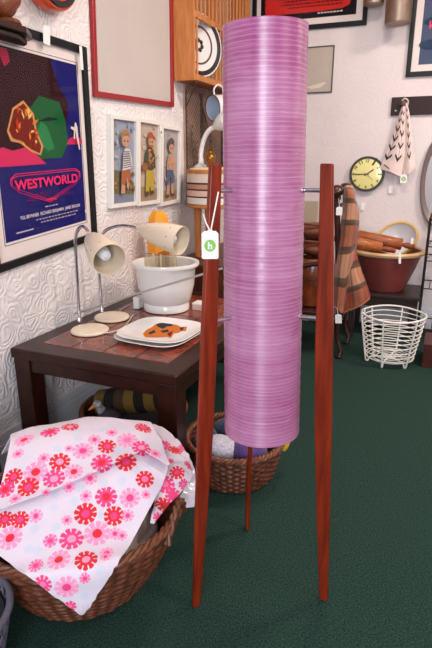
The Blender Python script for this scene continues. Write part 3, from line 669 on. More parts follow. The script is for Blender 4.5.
# hooks for the mugs
hk = thing('hook_rail', (RXf, 3.6, rz0-.05), 'small dark metal hooks under the plate rack', 'hooks')
mb = MB()
for y in (m1[1]+.05, m1[1]+.3): mb.tube(spline([(RXf-.02,y,rz0),(RXf-.02,y,rz0-.04),(RXf-.005,y,rz0-.055),(RXf+.008,y,rz0-.04)], 12), .003, 6)
mb.build('hook', BLACKIRON, hk, smooth=True)

# ================================================================ SIDEBOARD, STOOL, GOOSENECK, VASE
sb = thing('sideboard', (-1.42, 3.45, 0), 'dark brown wooden cabinet behind the table under the striped stool', 'cabinet')
sx0, sx1, sy0, sy1, sz = LX+.02, -1.16, 3.05, 4.1, .655
MB().box(((sx0+sx1)/2, (sy0+sy1)/2, sz/2), (sx1-sx0-.02, sy1-sy0-.02, sz-.026)).build('body', BROWNWOOD, sb, bevel=.003)
MB().box(((sx0+sx1)/2, (sy0+sy1)/2, sz-.013), (sx1-sx0, sy1-sy0, .026)).build('top', BROWNWOOD, sb, bevel=.004)
for k in range(2):
    y = sy0+.26+k*.51; d = MB().box((sx1-.006, y, sz*.48), (.016,.46,sz*.8)).build('door', BROWNWOOD, sb, bevel=.004)
    MB().lathe([(.006,0),(.012,.008),(.012,.016),(0,.02)], (sx1+.001, y+(.18 if k == 0 else -.18), sz*.55), (1,0,0), 14).build('knob', BLACKIRON, d, smooth=True)
sc_ = np.array([-1.408, 3.36]); st0 = 1.0
st = thing('round_stool', (*sc_, sz), 'round cream stool with brown stripes standing on the dark cabinet', 'stool')
STRP = [((226,208,190),0,.055),((60,40,36),.055,.066),((196,140,116),.066,.095),((60,40,36),.095,.105),((226,190,172),.105,.14),((66,44,38),.14,.15),((230,222,214),.15,.19)]
R = .205
MB().lathe([(R-.01,st0),(R+.002,st0+.004),(R+.002,st0+.022),(R-.01,st0+.026)], (*sc_,0), seg=56).build('lower_band', PINE, st, smooth=True)
mb = MB(); ms = []; zz = st0+.026
for i, (c, a, b) in enumerate(STRP[::-1]):
    ms.append(mat('stripe_%d_%d_%d' % c, c, .8, bump=.2, bscale=300)); mb.cur = i; mb.lathe([(R, zz), (R, zz+(b-a))], (*sc_,0), seg=56, caps=False); zz += b-a
mb.build('striped_cover', ms, st, smooth=True)
MB().lathe([(R-.004,zz-.002),(R+.003,zz+.001),(R+.003,zz+.02),(R-.012,zz+.026)], (*sc_,0), seg=56).build('upper_band', PINE, st, smooth=True)
MB().lathe([(R-.014,zz+.024),(R-.03,zz+.034),(0,zz+.04)], (*sc_,0), seg=56).build('cushion', mat('cream_cushion', (222,196,172), .85), st, smooth=True)
zs_top = zz+.036
for a in (20, 140, 200, 290):
    a = math.radians(a); x, y = sc_[0]+.135*math.cos(a), sc_[1]+.135*math.sin(a); MB().tube([(x*1.0,y,sz+.002),(x,y,st0+.01)], [.02,.028], 12).build('leg', PINE, st, smooth=True)
# brass vase
va = ay(210.5,168,3.36); va = np.array([va[0], 3.36, zs_top-.001]); k = .11
v = MB().lathe([(.026,0),(.03,.004),(.014,.018),(.03,.045),(.036,.062),(.03,.08),(.014,.094),(.014,.104),(.03,.122),(.028,.122),(.012,.105)], va, seg=32).build('brass_vase', mat('brass', (150,104,44), .3, .9), None, smooth=True)
tag(v, 'small brass vase with flared neck standing on the striped stool', 'vase')
# white gooseneck lamp on stool
gb = np.array([ay(201,168,3.42)[0], 3.42, zs_top-.004]); WE = mat('white_lamp_enamel', (226,224,222), .3, coat=.3)
gl = thing('gooseneck_lamp', gb, 'white gooseneck lamp on the striped stool beside the brass vase', 'lamp')
MB().lathe([(.05,0),(.052,.006),(.04,.014),(.02,.03),(.017,.06)], gb, seg=28).build('base', WE, gl, smooth=True)
gp = [gb+np.array([0,0,.04]), ay(201,152,3.42), ay(204,139,3.42), ay(209,130.5,3.42), ay(215,126.5,3.42)]
MB().tube(spline(gp, 28), .016, 12).build('neck', WE, gl, smooth=True)
MB().lathe([(.016,-.01),(.03,.01),(.05,.05),(.062,.1),(.06,.1),(.045,.05),(.02,.012)], gp[-1], (.75,-.2,.3), 32).build('lamp_shade', WE, gl, smooth=True)

# ================================================================ BACK WALL
NY = (0,-1,0)
def wq(px, Y=BY): return [tuple(ay(x, y, Y)) for x, y in px]
# top dark print
x0 = ay(253,20,BY)[0]; x1 = ay(367,22,BY)[0]
Q = [(x0,BY,2.243),(x1,BY,2.236),(x1,BY,2.75),(x0,BY,2.75)]
tp = thing('framed_poster', ((x0+x1)/2, BY, 2.24), 'black framed print with red panel at top above the lamp shade', 'poster')
_, I = frame_part(tp, Q, NY, .033, .022, BLACKF); sheet_part('mat_board', I, NY, .006, .004, MATB, tp)
Qm = qinset(I, .04, .10, .06, .05); P = Print(*[Vector(p)+Vector((0,-.0065,0)) for p in Qm], NY)
P.add(U((0,0),(1,0),(1,1),(0,1)), flat((28,20,24))); 
P.add([[(.05,.14),(.12,.11),(.62,.11),(.86,.13),(.93,.18),(.95,.3),(.95,.95),(.05,.95)]], flat((212,44,40)))
for y, xa, xb in ((.2,.3,.84),(.255,.22,.84),(.31,.26,.8),(.365,.2,.82)):
    x = xa
    while x < xb: w = rr.uniform(.012,.035); P.add(U((x,y),(x+w,y),(x+w,y+.022),(x,y+.022)), flat((60,18,20))); x += w+.014
x = .62
while x < .86: w = rr.uniform(.015,.03); P.add(U((x,.05),(x+w,.05),(x+w,.075),(x,.075)), flat((206,190,186))); x += w+.01
P.build('printed_sheet', tp); sheet_part('glass_pane', I, NY, .016, .002, PANE, tp)
# silvery panel
x0 = ay(296,70,BY)[0]; x1 = ay(333.5,70,BY)[0]; Q = [(x0,BY,1.795),(x1,BY,1.795),(x1,BY,2.122),(x0,BY,2.122)]
sp = thing('small_picture', ((x0+x1)/2, BY, 1.79), 'small grey-beige panel with thin dark edge right of the lamp shade', 'picture')
_, I = frame_part(sp, Q, NY, .008, .016, mat('bronze_edge', (92,78,66), .4, .5)); Pn = Print(*[Vector(p)+Vector((0,-.009,0)) for p in I], NY); sheet_part('backing', I, NY, .0088, .006, MATB, sp)
Pn.add(U((0,0),(1,0),(1,1),(0,1)), mat('silver_grey', (186,174,162), .4, c2=(172,160,150), vscale=4)); Pn.add(U((.3,.12),(.8,.22),(.86,.2),(.7,.1),(.45,.07)), flat((208,200,192))); Pn.build('printed_sheet', sp)
# right frame
x0 = ay(405.5,77,BY)[0]; Q = [(x0,BY,1.873),(x0+.62,BY,1.873),(x0+.62,BY,2.72),(x0,BY,2.72)]
rp = thing('framed_poster', (x0+.3, BY, 1.873), 'black framed blue poster at the top right edge', 'poster')
_, I = frame_part(rp, Q, NY, .032, .024, BLACKF); sheet_part('mat_board', I, NY, .006, .004, MATB, rp)
Qm = qinset(I, .085, .058, .085, .06); P = Print(*[Vector(p)+Vector((0,-.0065,0)) for p in Qm], NY)
P.add(U((0,0),(1,0),(1,1),(0,1)), mat('poster_blue', (38,44,98), .5, c2=(40,66,92), vscale=7)); daubs(P, 16, (.05,.95), (.05,.6), [(44,64,90),(36,50,100),(52,70,96)], .12)
P.text('WIZ', .205, .335, .26, .75, flat((226,84,110)), .04, -.35); P.build('printed_sheet', rp); sheet_part('glass_pane', I, NY, .016, .002, PANE, rp)
# hanging canisters
def canister(label, xa, xb, yb, Y, tilt):
    a, b = ay(xa, yb, Y), ay(xb, yb, Y); R = (b[0]-a[0])/2; c = (a+b)/2
    r = thing('metal_canister', (c[0], Y, c[2]), label, 'canister', 'metal canisters hanging high on the back wall')
    MB().lathe([(0,0),(R*.97,0),(R,.006),(R,.30),(R*.94,.305),(R*.94,.012),(0,.012)], c, (tilt,0,1), 40).build('body', mat('worn_tin', (160,140,124), .42, .75, c2=(128,104,90), vscale=9), r, smooth=True)
    MB().lathe([(R+.001,.292),(R+.004,.294),(R+.004,.306),(R,.308)], c, (tilt,0,1), 40, caps=False).build('rim', STEEL, r, smooth=True)
    MB().tube([(c[0], Y+R*.9, c[2]+.26), (c[0], BY-.002, c[2]+.27)], .006, 8).build('bracket', BLACKIRON, r, smooth=True)
canister('larger metal canister hanging high beside the blue poster frame', 384.5, 411, 24, BY-.16, -.02)
canister('smaller metal canister at the top edge, left of the larger one', 363.5, 383.5, 5, BY-.14, 0)
# clock
cc = ay(367.3,174,BY); CR = .132; cc = np.array([cc[0], BY-.001, cc[2]])
ck = thing('wall_clock', cc-np.array([0,0,CR]), 'round yellow-faced wall clock showing quarter to two', 'clock')
MB().lathe([(CR*.9,0),(CR,.01),(CR,.034),(CR*.985,.04),(CR*.965,.036)], cc, NY, 56).build('case', mat('clock_case', (70,66,58), .35, .5), ck, smooth=True)
MB().lathe([(CR*.97,.034),(CR*.5,.042),(0,.0445)], cc, NY, 56, caps=False).build('face', mat('clock_face', (228,220,142), .3, coat=.5), ck, smooth=True)
INK = mat('clock_ink', (38,36,30), .5)
for h in range(1, 13):
    a = PI/2-h*PI/6; vs, fs = textmesh(str(h), .024 if h > 9 else .014, .02); x, z = .098*math.cos(a), .098*math.sin(a)
    r0 = Matrix.Rotation(a-PI/2, 2); mb = MB(); mb.add([(cc[0]+x+(r0 @ Vector(p)).x, cc[1]-.0408, cc[2]+z+(r0 @ Vector(p)).y) for p in vs], fs); mb.build('numeral', INK, ck, weld=False)
def hand(ang, L, w, name, tail=.02):
    a = math.radians(ang); d = Vector((math.cos(a),0,math.sin(a))); s = Vector((-math.sin(a),0,math.cos(a))); c = Vector(cc)+Vector((0,-.047,0))
    MB().prism([c-d*tail-s*w*.6, c+d*L*.8-s*w, c+d*L, c+d*L*.8+s*w, c-d*tail+s*w*.6], (0,-.0015,0)).build(name, INK, ck)
hand(181, .10, .0035, 'minute_hand'); hand(34, .068, .0045, 'hour_hand'); hand(-40, .075, .0011, 'second_hand', .03)
MB().lathe([(.007,.044),(.007,.052),(0,.053)], cc, NY, 16).build('hub', mat('clock_red', (150,50,36), .4), ck, smooth=True)
for px, py, lab in ((363,203,'small white tag dangling below the yellow wall clock'), (391,186,'white tag behind the towel beside the yellow clock')):
    p = ay(px, py, BY-.012); swing_tag(lab, p, .03, .055, (.0,-1,0), [[p, ay(365 if px < 380 else 392, 195 if px < 380 else 176, BY-.012)]], name='price_tag', group=None)
# peg rail, knob, towel
xa = ay(392,100,BY)[0]; rl = thing('peg_rail', (xa+.25, BY, 1.62), 'dark wooden peg rail screwed to the back wall', 'peg rail')
RZ = 1.678
MB().box((xa+.34, BY-.012, RZ), (.68, .022, .125)).build('board', mat('rail_wood', (50,28,26), .55, c2=(36,20,20), vscale=8, spec=.3), rl, bevel=.004)
for dx in (.085, .36, .6): MB().lathe([(.01,0),(.01,.02),(.022,.028),(.025,.04),(.018,.05),(0,.053)], (xa+dx, BY-.023, RZ+.012), (0,-1,.1), 24).build('peg', mat('peg_wood', (50,26,24), .35), rl, smooth=True)
MB().lathe([(.006,0),(.006,.003),(0,.004)], (xa+.035, BY-.023, RZ-.03), (0,-1,0), 12).build('screw', STEEL, rl, smooth=True)
TC = np.array(lin((226,204,198))); TK = np.array(lin((26,26,34)))
def segs_col(G, segs, w):
    m, n = G.shape[:2]; C = np.tile(TC, (m*n, 1)).reshape(m, n, 3); u = np.linspace(0,1,m)[:, None]; v = np.linspace(0,1,n)[None, :]
    L0 = 1.55     # sheet is longer than wide
    for (a, b, c, d, wd) in segs:
        px, py = u*L0, v; ax_, ay_, bx_, by_ = a*L0, b, c*L0, d; dx, dy = bx_-ax_, by_-ay_; q = dx*dx+dy*dy+1e-9
        t = np.clip(((px-ax_)*dx+(py-ay_)*dy)/q, 0, 1); D = np.hypot(px-ax_-t*dx, py-ay_-t*dy); C[D < wd] = TK
    return C.reshape(-1, 3)
def sprig_segs(v0, v1, u0, u1, n, left, right):
    s = [(u0, v0, u1, v1, .011)]
    for k in range(n):
        t = (k+.5)/n; u, v = u0+(u1-u0)*t, v0+(v1-v0)*t
        if left: s.append((u+.05, v, u-.01, v-.15, .026))
        if right: s.append((u+.05, v, u-.01, v+.15, .026))
    return s
tw = thing('tea_towel', ay(400,160,BY-.05), 'pale pink tea towel with black leaf sprigs hanging from the peg rail', 'towel')
YT = BY-.055
N1 = [[ay(403.5,103,YT), ay(404,103,YT-.012), ay(405,104,YT-.006)], [ay(397.5,120,YT+.012), ay(402,121,YT-.022), ay(405.5,122,YT)], [ay(389.5,145,YT+.018), ay(398.5,147,YT-.03), ay(405.5,147,YT+.005)], [ay(379.5,169,YT+.02), ay(391,172.5,YT-.03), ay(401.5,177.5,YT)]]
G = wrinkle(catmull(N1, 130, 90), .004, 16, 2); mb = MB(); mb.grid(G)
mb.col = segs_col(G, sprig_segs(.3,.12,.12,.86,6,1,1)+sprig_segs(.62,.62,.1,.86,5,1,1)+[(.93,.12,.96,.38,.012)], .02)
TM = vcol('towel_cotton', .9, .2, 700)
mb.build('left_fold', TM, tw, smooth=True, solid=.004, off=0)
N2 = [[ay(404.5,103,YT), ay(406,102.5,YT-.014), ay(407.5,104,YT-.004)], [ay(405,121,YT+.006), ay(407.5,121,YT-.016), ay(410.5,121,YT)], [ay(404.5,147,YT+.01), ay(408.5,147,YT-.02), ay(413,145,YT)], [ay(402.5,176,YT+.012), ay(409,174,YT-.02), ay(415.5,168,YT)]]
G = wrinkle(catmull(N2, 130, 60), .003, 18, 5); mb = MB(); mb.grid(G); mb.col = segs_col(G, sprig_segs(.55,.55,.06,.82,6,1,1), .02); mb.build('right_fold', TM, tw, smooth=True, solid=.004, off=0)
MB().tube(spline([ay(403,106,YT-.004), ay(402,101,YT-.01), ay(405,98.5,YT-.02), ay(408,101,YT-.01), ay(407.5,106,YT-.004)], 16), .006, 8).build('hanging_loop', mat('towel_loop', (206,182,176), .9), tw, smooth=True)
p = ay(404,174.5,YT-.02); swing_tag('white tag with a green dot at the bottom of the tea towel', p, .046, .062, (0,-1,0), [[p, p+np.array([0,.004,.02])]], dot=.0155, letter='h', name='price_tag', group=None)
# oval tray at right edge
tcn = ay(440,180,BY-.04); tr = thing('oval_tray', (tcn[0], BY-.04, tcn[2]-.3), 'grey metal oval tray hanging on back wall at the right edge', 'tray')
MB().lathe([(0,.0),(.8,.0),(.86,.012),(.98,.03),(1.0,.03),(.99,.034),(.86,.018),(.8,.006),(0,.006)], (tcn[0], BY-.004, tcn[2]), NY, 56, sx=.128, sy=.33).build('dish', mat('pewter', (150,140,140), .4, .6), tr, smooth=True)
MB().tube([(tcn[0]+.128*math.cos(a), BY-.036, tcn[2]+.33*math.sin(a)) for a in np.linspace(0, 2*PI, 60)[:-1]], .007, 8, True).build('rim', mat('pewter_rim', (128,104,98), .4, .5), tr, smooth=True)

# ================================================================ BENCH, BOWLS, ROLLING PINS, WIRE BASKET
be = thing('low_bench', (-.26, 4.12, 0), 'low dark wooden bench under the terracotta bowl by the back wall', 'bench')
BW = wood('bench_wood', (58,36,34), (30,20,22), (.7,5,5), .4, .15, 10)
BZ = .36; bx0, bx1, byy0, byy1 = -.60, -.078, 3.93, 4.36
MB().box(((bx0+bx1)/2, (byy0+byy1)/2, BZ-.014), (bx1-bx0, byy1-byy0, .028)).build('top', BW, be, bevel=.005)
for y in (byy0+.03, byy1-.03): MB().box(((bx0+bx1)/2, y, BZ-.028-.035), (bx1-bx0-.03, .02, .07)).build('apron', BW, be, bevel=.003)
for x in (bx0+.045, bx1-.045):
    for y in (byy0+.045, byy1-.045): MB().box((x, y, (BZ-.028)/2), (.045,.045,BZ-.028)).build('leg', BW, be, bevel=.004)
cb_ = np.array([-.352, 4.14]); tb = thing('terracotta_bowl', (*cb_, BZ+.001), 'wide terracotta mixing bowl with cream rim on the dark bench', 'bowl')
TER = mat('terracotta', (130,58,50), .5, c2=(94,40,42), vscale=7, bump=.15, bscale=30)
MB().lathe([(.14,0),(.148,.004),(.165,.05),(.215,.18),(.245,.275),(.245,.29)], (*cb_, BZ+.001), seg=64, caps=False).build('body', TER, tb, smooth=True)
MB().lathe([(.247,.268),(.266,.276),(.272,.292),(.262,.305),(.246,.305),(.238,.296)], (*cb_, BZ+.001), seg=64, caps=False).build('rim', mat('cream_glaze', (206,172,130), .35, c2=(186,146,102), vscale=9, coat=.3), tb, smooth=True)
MB().lathe([(.242,.3),(.236,.27),(.2,.16),(.14,.03),(0,.02)], (*cb_, BZ+.001), seg=64, caps=False).build('lining', mat('ochre_glaze', (176,120,80), .35, c2=(150,96,64), vscale=8, coat=.3), tb, smooth=True)
rimz = BZ+.305
# white bowl tilted inside
wc = ay(398,241,4.27); wb = thing('mixing_bowl', wc-np.array([0,0,.1]), 'white mixing bowl with yellow rim tilted inside the terracotta bowl', 'bowl')
dw = Vector((-.20,-.74,.64)).normalized(); wo = Vector(wc)-dw*.09; RW = .148
MB().lathe([(.05,0),(.07,.002),(.11,.035),(.14,.08),(RW,.115)], wo, dw, 48, caps=False).build('body', mat('yellow_glaze', (206,170,92), .35, coat=.3), wb, smooth=True)
MB().lathe([(RW,.113),(RW+.006,.118),(RW+.004,.126),(RW-.008,.126),(RW-.011,.118)], wo, dw, 48, caps=False).build('rim', mat('yellow_rim', (206,166,80), .35, coat=.3), wb, smooth=True)
MB().lathe([(RW-.009,.12),(RW-.014,.1),(.12,.05),(.07,.012),(0,.01)], wo, dw, 48, caps=False).build('lining', mat('white_glaze', (214,212,216), .25, coat=.4), wb, smooth=True)
p = ay(412.5,238,4.09); swing_tag('tiny white tag inside the rim of the tilted white bowl', p, .018, .045, (.2,-1,0), [], name='price_tag', group=None)
def pin(label, a, b, R, hl, m):
    A, B = Vector(a), Vector(b); d = (B-A).normalized(); L = (B-A).length
    r = thing('rolling_pin', (A+B)/2, label, 'rolling pin', 'wooden rolling pins in the terracotta bowl')
    MB().lathe([(R*.9,0),(R,.006),(R,L-.006),(R*.9,L)], A, d, 32).build('roller', m, r, smooth=True)
    for o_, dd in ((A, -d), (B, d)):
        MB().lathe([(R*.3,0),(R*.34,.01),(R*.5,.035),(R*.52,.06),(R*.4,hl),(0,hl+.006)], o_, dd, 24).build('handle', wood('pin_handle', (150,76,40), (110,50,28), (5,5,5)), r, smooth=True)
PW = wood('pin_wood', (178,104,56), (140,74,38), (3,6,6), .4, .1, 8)
pin('nearer wooden rolling pin lying on the rim of the terracotta bowl', ay(345,240.5,3.955), ay(381,248.0,4.035), .043, .105, PW)
pin('farther wooden rolling pin resting in the terracotta bowl', ay(357,235.5,4.095), ay(402,244.5,4.135), .043, .09, wood('pin_wood_dark', (168,94,50), (128,66,34), (3,6,6), .4, .1, 8))
p = ay(400,253,cb_[1]-.28); swing_tag('thin white tag hanging from the rim of the terracotta bowl', p, .016, .075, (0,-1,0), [], name='price_tag', group=None, tilt=.08)
# wire basket
wk = np.array([-.222, 3.525]); wbk = thing('wire_basket', (*wk, 0), 'white round wire basket standing on the carpet before the bench', 'basket')
WIRE = mat('white_wire', (236,234,230), .4, c2=(222,216,206), vscale=30)
def rad(z): return .158+.05*(z-.03)/.30
ZB, ZT = .035, .335
for k in range(10):
    z = ZB+.012+(ZT-ZB-.012)*k/9; rr_ = rad(z)-.006
    MB().tube([(wk[0]+rr_*math.cos(a), wk[1]+rr_*math.sin(a), z+.003*math.sin(a*3+k)) for a in np.linspace(0, 2*PI, 56)[:-1]], .0038 if k < 9 else .006, 7, True).build('ring', WIRE, wbk, smooth=True)
for k in range(6):
    a = 2*PI*k/6+.32; c, s = math.cos(a), math.sin(a); pts = [(wk[0]+rad(ZT)*c, wk[1]+rad(ZT)*s, ZT+.004), (wk[0]+rad(.2)*c, wk[1]+rad(.2)*s, .2), (wk[0]+rad(ZB)*c, wk[1]+rad(ZB)*s, ZB)]
    pts += [(wk[0]+.152*c, wk[1]+.152*s, .008), (wk[0]+.138*c, wk[1]+.138*s, .006), (wk[0]+.132*c, wk[1]+.132*s, .025), (wk[0]+.10*c, wk[1]+.10*s, ZB), (wk[0], wk[1], ZB)]
    MB().tube(spline(pts, 40), .0055, 8).build('upright', WIRE, wbk, smooth=True)
mb = MB()
for rr_ in (.04,.08,.115,.145): mb.tube([(wk[0]+rr_*math.cos(a), wk[1]+rr_*math.sin(a), ZB+.003) for a in np.linspace(0, 2*PI, 40)[:-1]], .003, 6, True)
mb.build('base_rings', WIRE, wbk, smooth=True)
hk_ = np.array([wk[0]-rad(ZT)*.92, wk[1]-rad(ZT)*.38, ZT])
MB().tube(spline([hk_, hk_+np.array([0,0,.02]), hk_+np.array([.012,0,.034]), hk_+np.array([.016,0,.016]), hk_+np.array([.006,0,.004])], 16), .0045, 8).build('handle_loop', WIRE, wbk, smooth=True)
# right edge: wire stand and box
rs0 = ay(423.5,260,4.0); rs = thing('wire_rack', (.2, 4.1, 0), 'black wire shelf rack standing at the right edge by the back wall', 'rack')
rx0, rx1, ryA, ryB = rs0[0]+.012, rs0[0]+.40, 3.98, 4.28
for x in (rx0, rx1):
    for y in (ryA, ryB): MB().tube([(x,y,0),(x,y,.92)], .007, 8).build('post', BLACKIRON, rs, smooth=True)
for z in (.12,.42,.62,.72,.88):
    mb = MB()
    for y in (ryA, ryB): mb.tube([(rx0,y,z),(rx1,y,z)], .0045, 6)
    for x in np.linspace(rx0, rx1, 9): mb.tube([(x,ryA,z),(x,ryB,z)], .003, 6)
    if z > .5:
        n = 12
        mb.tube([(rx0, ryA+(ryB-ryA)*i/n, z+(.05 if i % 2 else 0)) for i in range(n+1)], .003, 6); mb.tube([(rx0+(rx1-rx0)*i/n, ryA, z+(.05 if i % 2 else 0)) for i in range(n+1)], .003, 6)
    mb.build('shelf', BLACKIRON, rs, smooth=True)
bp_ = az(418,367,0); bx_ = thing('wooden_box', (bp_[0]+.15, bp_[1]+.12, 0), 'dark red brown wooden box on the carpet at the right edge', 'box')
RB = wood('red_brown_wood', (84,34,30), (56,22,20), (.8,5,5), .4, .15, 10)
MB().box((bp_[0]+.175, bp_[1]+.14, .07), (.31,.26,.14)).build('body', RB, bx_, bevel=.004); MB().box((bp_[0]+.175, bp_[1]+.14, .152), (.32,.27,.022)).build('lid', RB, bx_, bevel=.004)

# ================================================================ CHAIR WITH BLANKET
ch = thing('wooden_chair', (-.62, 3.55, 0), 'old dark wooden nursing chair with knobbed post behind the lamp', 'chair')
CWD = wood('chair_wood', (66,34,26), (40,20,16), (5,5,.8), .35, .2, 12)
SZ = .30; cx0, cx1, cy0, cy1 = -.96, -.535, 3.44, 3.82
MB().box(((cx0+cx1)/2, (cy0+cy1)/2, SZ), (cx1-cx0, cy1-cy0, .032)).build('seat', CWD, ch, bevel=.01)
def turned(a, b, prof, name):
    A, B = Vector(a), Vector(b); L = (B-A).length; MB().lathe([(r_, t*L) for r_, t in prof], A, B-A, 20).build(name, CWD, ch, smooth=True)
TP = [(.012,0),(.018,.08),(.014,.14),(.022,.3),(.024,.42),(.014,.55),(.02,.62),(.02,.75),(.013,.8),(.02,.88),(.021,1)]
for x, y, dx in ((cx0+.05,cy0+.04,-.03),(cx1-.03,cy0+.03,.02),(cx0+.05,cy1-.04,-.03),(cx1-.03,cy1-.03,.02)):
    MB().tube(spline([(x+dx*.9,y-.012,.016),(x+dx*1.4,y-.005,.05),(x,y,.12),(x-dx*.4,y,.2),(x,y,SZ-.01)], 20), [.018-.004*math.sin(i/19*PI) for i in range(20)], 12).build('leg', CWD, ch, smooth=True)
    MB().blob((x+dx*.95,y-.014,.014), (.024,.026,.014), .0).build('foot', CWD, ch, smooth=True)
K = ay(336.5,193,3.405)
post = [np.array([cx1-.03, cy0+.03, SZ]), np.array([K[0]+.03, cy0+.01, .7]), np.array([K[0], 3.41, K[2]-.02])]
MB().tube(spline(post, 24), .019, 12).build('back_post', CWD, ch, smooth=True)
post2 = [p+np.array([0,.32,0]) for p in post]; MB().tube(spline(post2, 24), .019, 12).build('back_post', CWD, ch, smooth=True)
for P_ in (K, K+np.array([0,.32,0])):
    MB().lathe([(.018,-.045),(.026,-.036),(.02,-.028),(.04,-.008),(.048,.012),(.04,.034),(.022,.046),(0,.05)], P_, (-.2,-.2,1), 24).build('knob', CWD, ch, smooth=True)
for z in (.55,.72,.89,1.02):
    x = np.interp(z, [.3,.7,K[2]], [cx1-.03, K[0]+.04, K[0]]); MB().tube(spline([(x,3.47,z),(x+.02,3.63,z+.01),(x,3.79,z)], 10), .012, 10).build('back_rail', CWD, ch, smooth=True)
# arm
MB().tube(spline([(K[0]+.035,3.48,.62),(K[0]-.1,3.46,.64),(K[0]-.24,3.45,.60),(K[0]-.27,3.45,.52),(K[0]-.25,3.46,SZ)], 20), .015, 10).build('arm', CWD, ch, smooth=True)
# blanket
ARUST, ATAN, AOLV, APNK = [np.array(lin(c)) for c in ((148,60,30),(176,124,90),(54,40,28),(188,134,104))]
def plaid(m, n, rep_u, rep_v, ph=0.):
    u = (np.linspace(0, rep_u, m)[:, None]+ph) % 1; v = (np.linspace(0, rep_v, n)[None, :]+.1) % 1
    cu = np.where((u < .5)[..., None], ARUST, APNK); cv = np.where((v < .5)[..., None], ARUST*.9, ATAN)
    C = .62*cu+.38*cv
    lu = (np.abs(u-.5) < .07) | (u < .055) | (u > .945); lv = (np.abs(v-.5) < .05) | (np.abs(v-.05) < .02) | (np.abs(v-.75) < .015) | (np.abs(v-.36) < .018)
    C = np.where(np.broadcast_to(lu[..., None], C.shape), AOLV*.85+.15*C, C); C = np.where(np.broadcast_to(lv[..., None], C.shape), .55*AOLV+.45*C, C)
    wv = 1-.16*(((np.arange(m)[:, None]//3)+(np.arange(n)[None, :]//3)) % 2)
    return (C*wv[..., None]).reshape(-1, 3)
BM = vcol('wool_plaid', .95, .5, 420, .3)
bl = thing('plaid_blanket', (K[0]+.05, 3.5, .4), 'orange and tan plaid wool blanket draped over the chair back', 'blanket')
Yb = 3.415
N = [[ay(343,188,Yb+.10), ay(346,185.5,Yb+.04), ay(352,186,Yb+.02), ay(354.5,190,Yb+.08)],
     [ay(344.5,193,Yb+.05), ay(347.5,193,Yb-.015), ay(352.5,194,Yb-.005), ay(355,198,Yb+.06)],
     [ay(343,212,Yb+.045), ay(347,212,Yb-.01), ay(354,212,Yb), ay(359,214,Yb+.06)],
     [ay(338,240,Yb+.045), ay(344,240,Yb-.005), ay(351,240,Yb), ay(356,238,Yb+.05)],
     [ay(334,270,Yb+.04), ay(340,270,Yb-.01), ay(346.5,269,Yb), ay(352,262,Yb+.04)],
     [ay(332.5,303,Yb+.04), ay(336.5,308,Yb-.01), ay(341.5,313,Yb), ay(346,304,Yb+.04)]]
G = wrinkle(catmull(N, 220, 110), .006, 9, 1); mb = MB(); mb.grid(G); mb.col = plaid(220, 110, 2.6, 1.25, .75)
mb.build('front_fold', BM, bl, smooth=True, solid=.008, off=0)
N = [[ay(350,200,Yb+.07), ay(356,203,Yb+.09), ay(358,208,Yb+.11)], [ay(350,225,Yb+.06), ay(357,226,Yb+.08), ay(359,228,Yb+.11)], [ay(349,250,Yb+.05), ay(353,252,Yb+.06), ay(356,250,Yb+.09)],
     [ay(346,275,Yb+.03), ay(354,272,Yb+.02), ay(361,270,Yb+.05)], [ay(343.5,292,Yb+.03), ay(358,288,Yb+.0), ay(366,283,Yb+.05)], [ay(343,311,Yb+.03), ay(360,304,Yb+.0), ay(370,296.5,Yb+.05)]]
G = wrinkle(catmull(N, 160, 120), .006, 9, 4); mb = MB(); mb.grid(G); mb.col = plaid(160, 120, 1.9, 1.3, .5); mb.build('side_fold', BM, bl, smooth=True, solid=.008, off=0)
mb = MB(); b = G[-1]
for i in range(0, 120, 2): p = b[i]; mb.tube([p, p+np.array([.002,-.002,-.016])], .0016, 4)
mb.build('fringe', mat('blanket_fringe', (176,110,70), .95), bl)
p = ay(339.5,207,3.36); swing_tag('white tag hanging from the chair knob against the plaid blanket', p, .038, .05, (0,-1,0), [[p, ay(338.5,199,3.39), ay(336.5,194,3.42)]], name='price_tag', group=None)
p = ay(338.3,314.5,3.36); swing_tag('white tag hanging from the edge of the chair seat', p, .042, .06, (0,-1,0), [[p, ay(336.8,308,3.39), ay(333,306,3.43)]], name='price_tag', group=None, tilt=.1)
# on the seat: glazed pot and folded leather
pt_ = np.array([-.80, 3.62]); pot = thing('glazed_pot', (*pt_, SZ+.017), 'dark orange glazed pot with a patterned band on the chair seat', 'pot')
GP = mat('brown_glaze', (140,66,28), .25, c2=(92,38,18), vscale=14, coat=.5)
MB().lathe([(.08,0),(.10,.01),(.112,.09),(.115,.22),(.108,.32),(.10,.339),(.092,.339),(.1,.3),(.09,.02),(0,.015)], (*pt_, SZ+.017), seg=48).build('body', GP, pot, smooth=True)
mb = MB()
for k in range(28):
    a = 2*PI*k/28; c = (pt_[0]+.1145*math.cos(a), pt_[1]+.1145*math.sin(a), SZ+.017+.20); mb.tube([(c[0]+.009*math.cos(t)*-math.sin(a), c[1]+.009*math.cos(t)*math.cos(a), c[2]+.012*math.sin(t)) for t in np.linspace(0, 2*PI, 12)[:-1]], .0018, 5, True)
mb.build('patterned_band', mat('dark_relief', (66,28,16), .4), pot)
LE = mat('tan_leather', (128,68,40), .6, c2=(92,44,26), vscale=9, bump=.3, bscale=40)
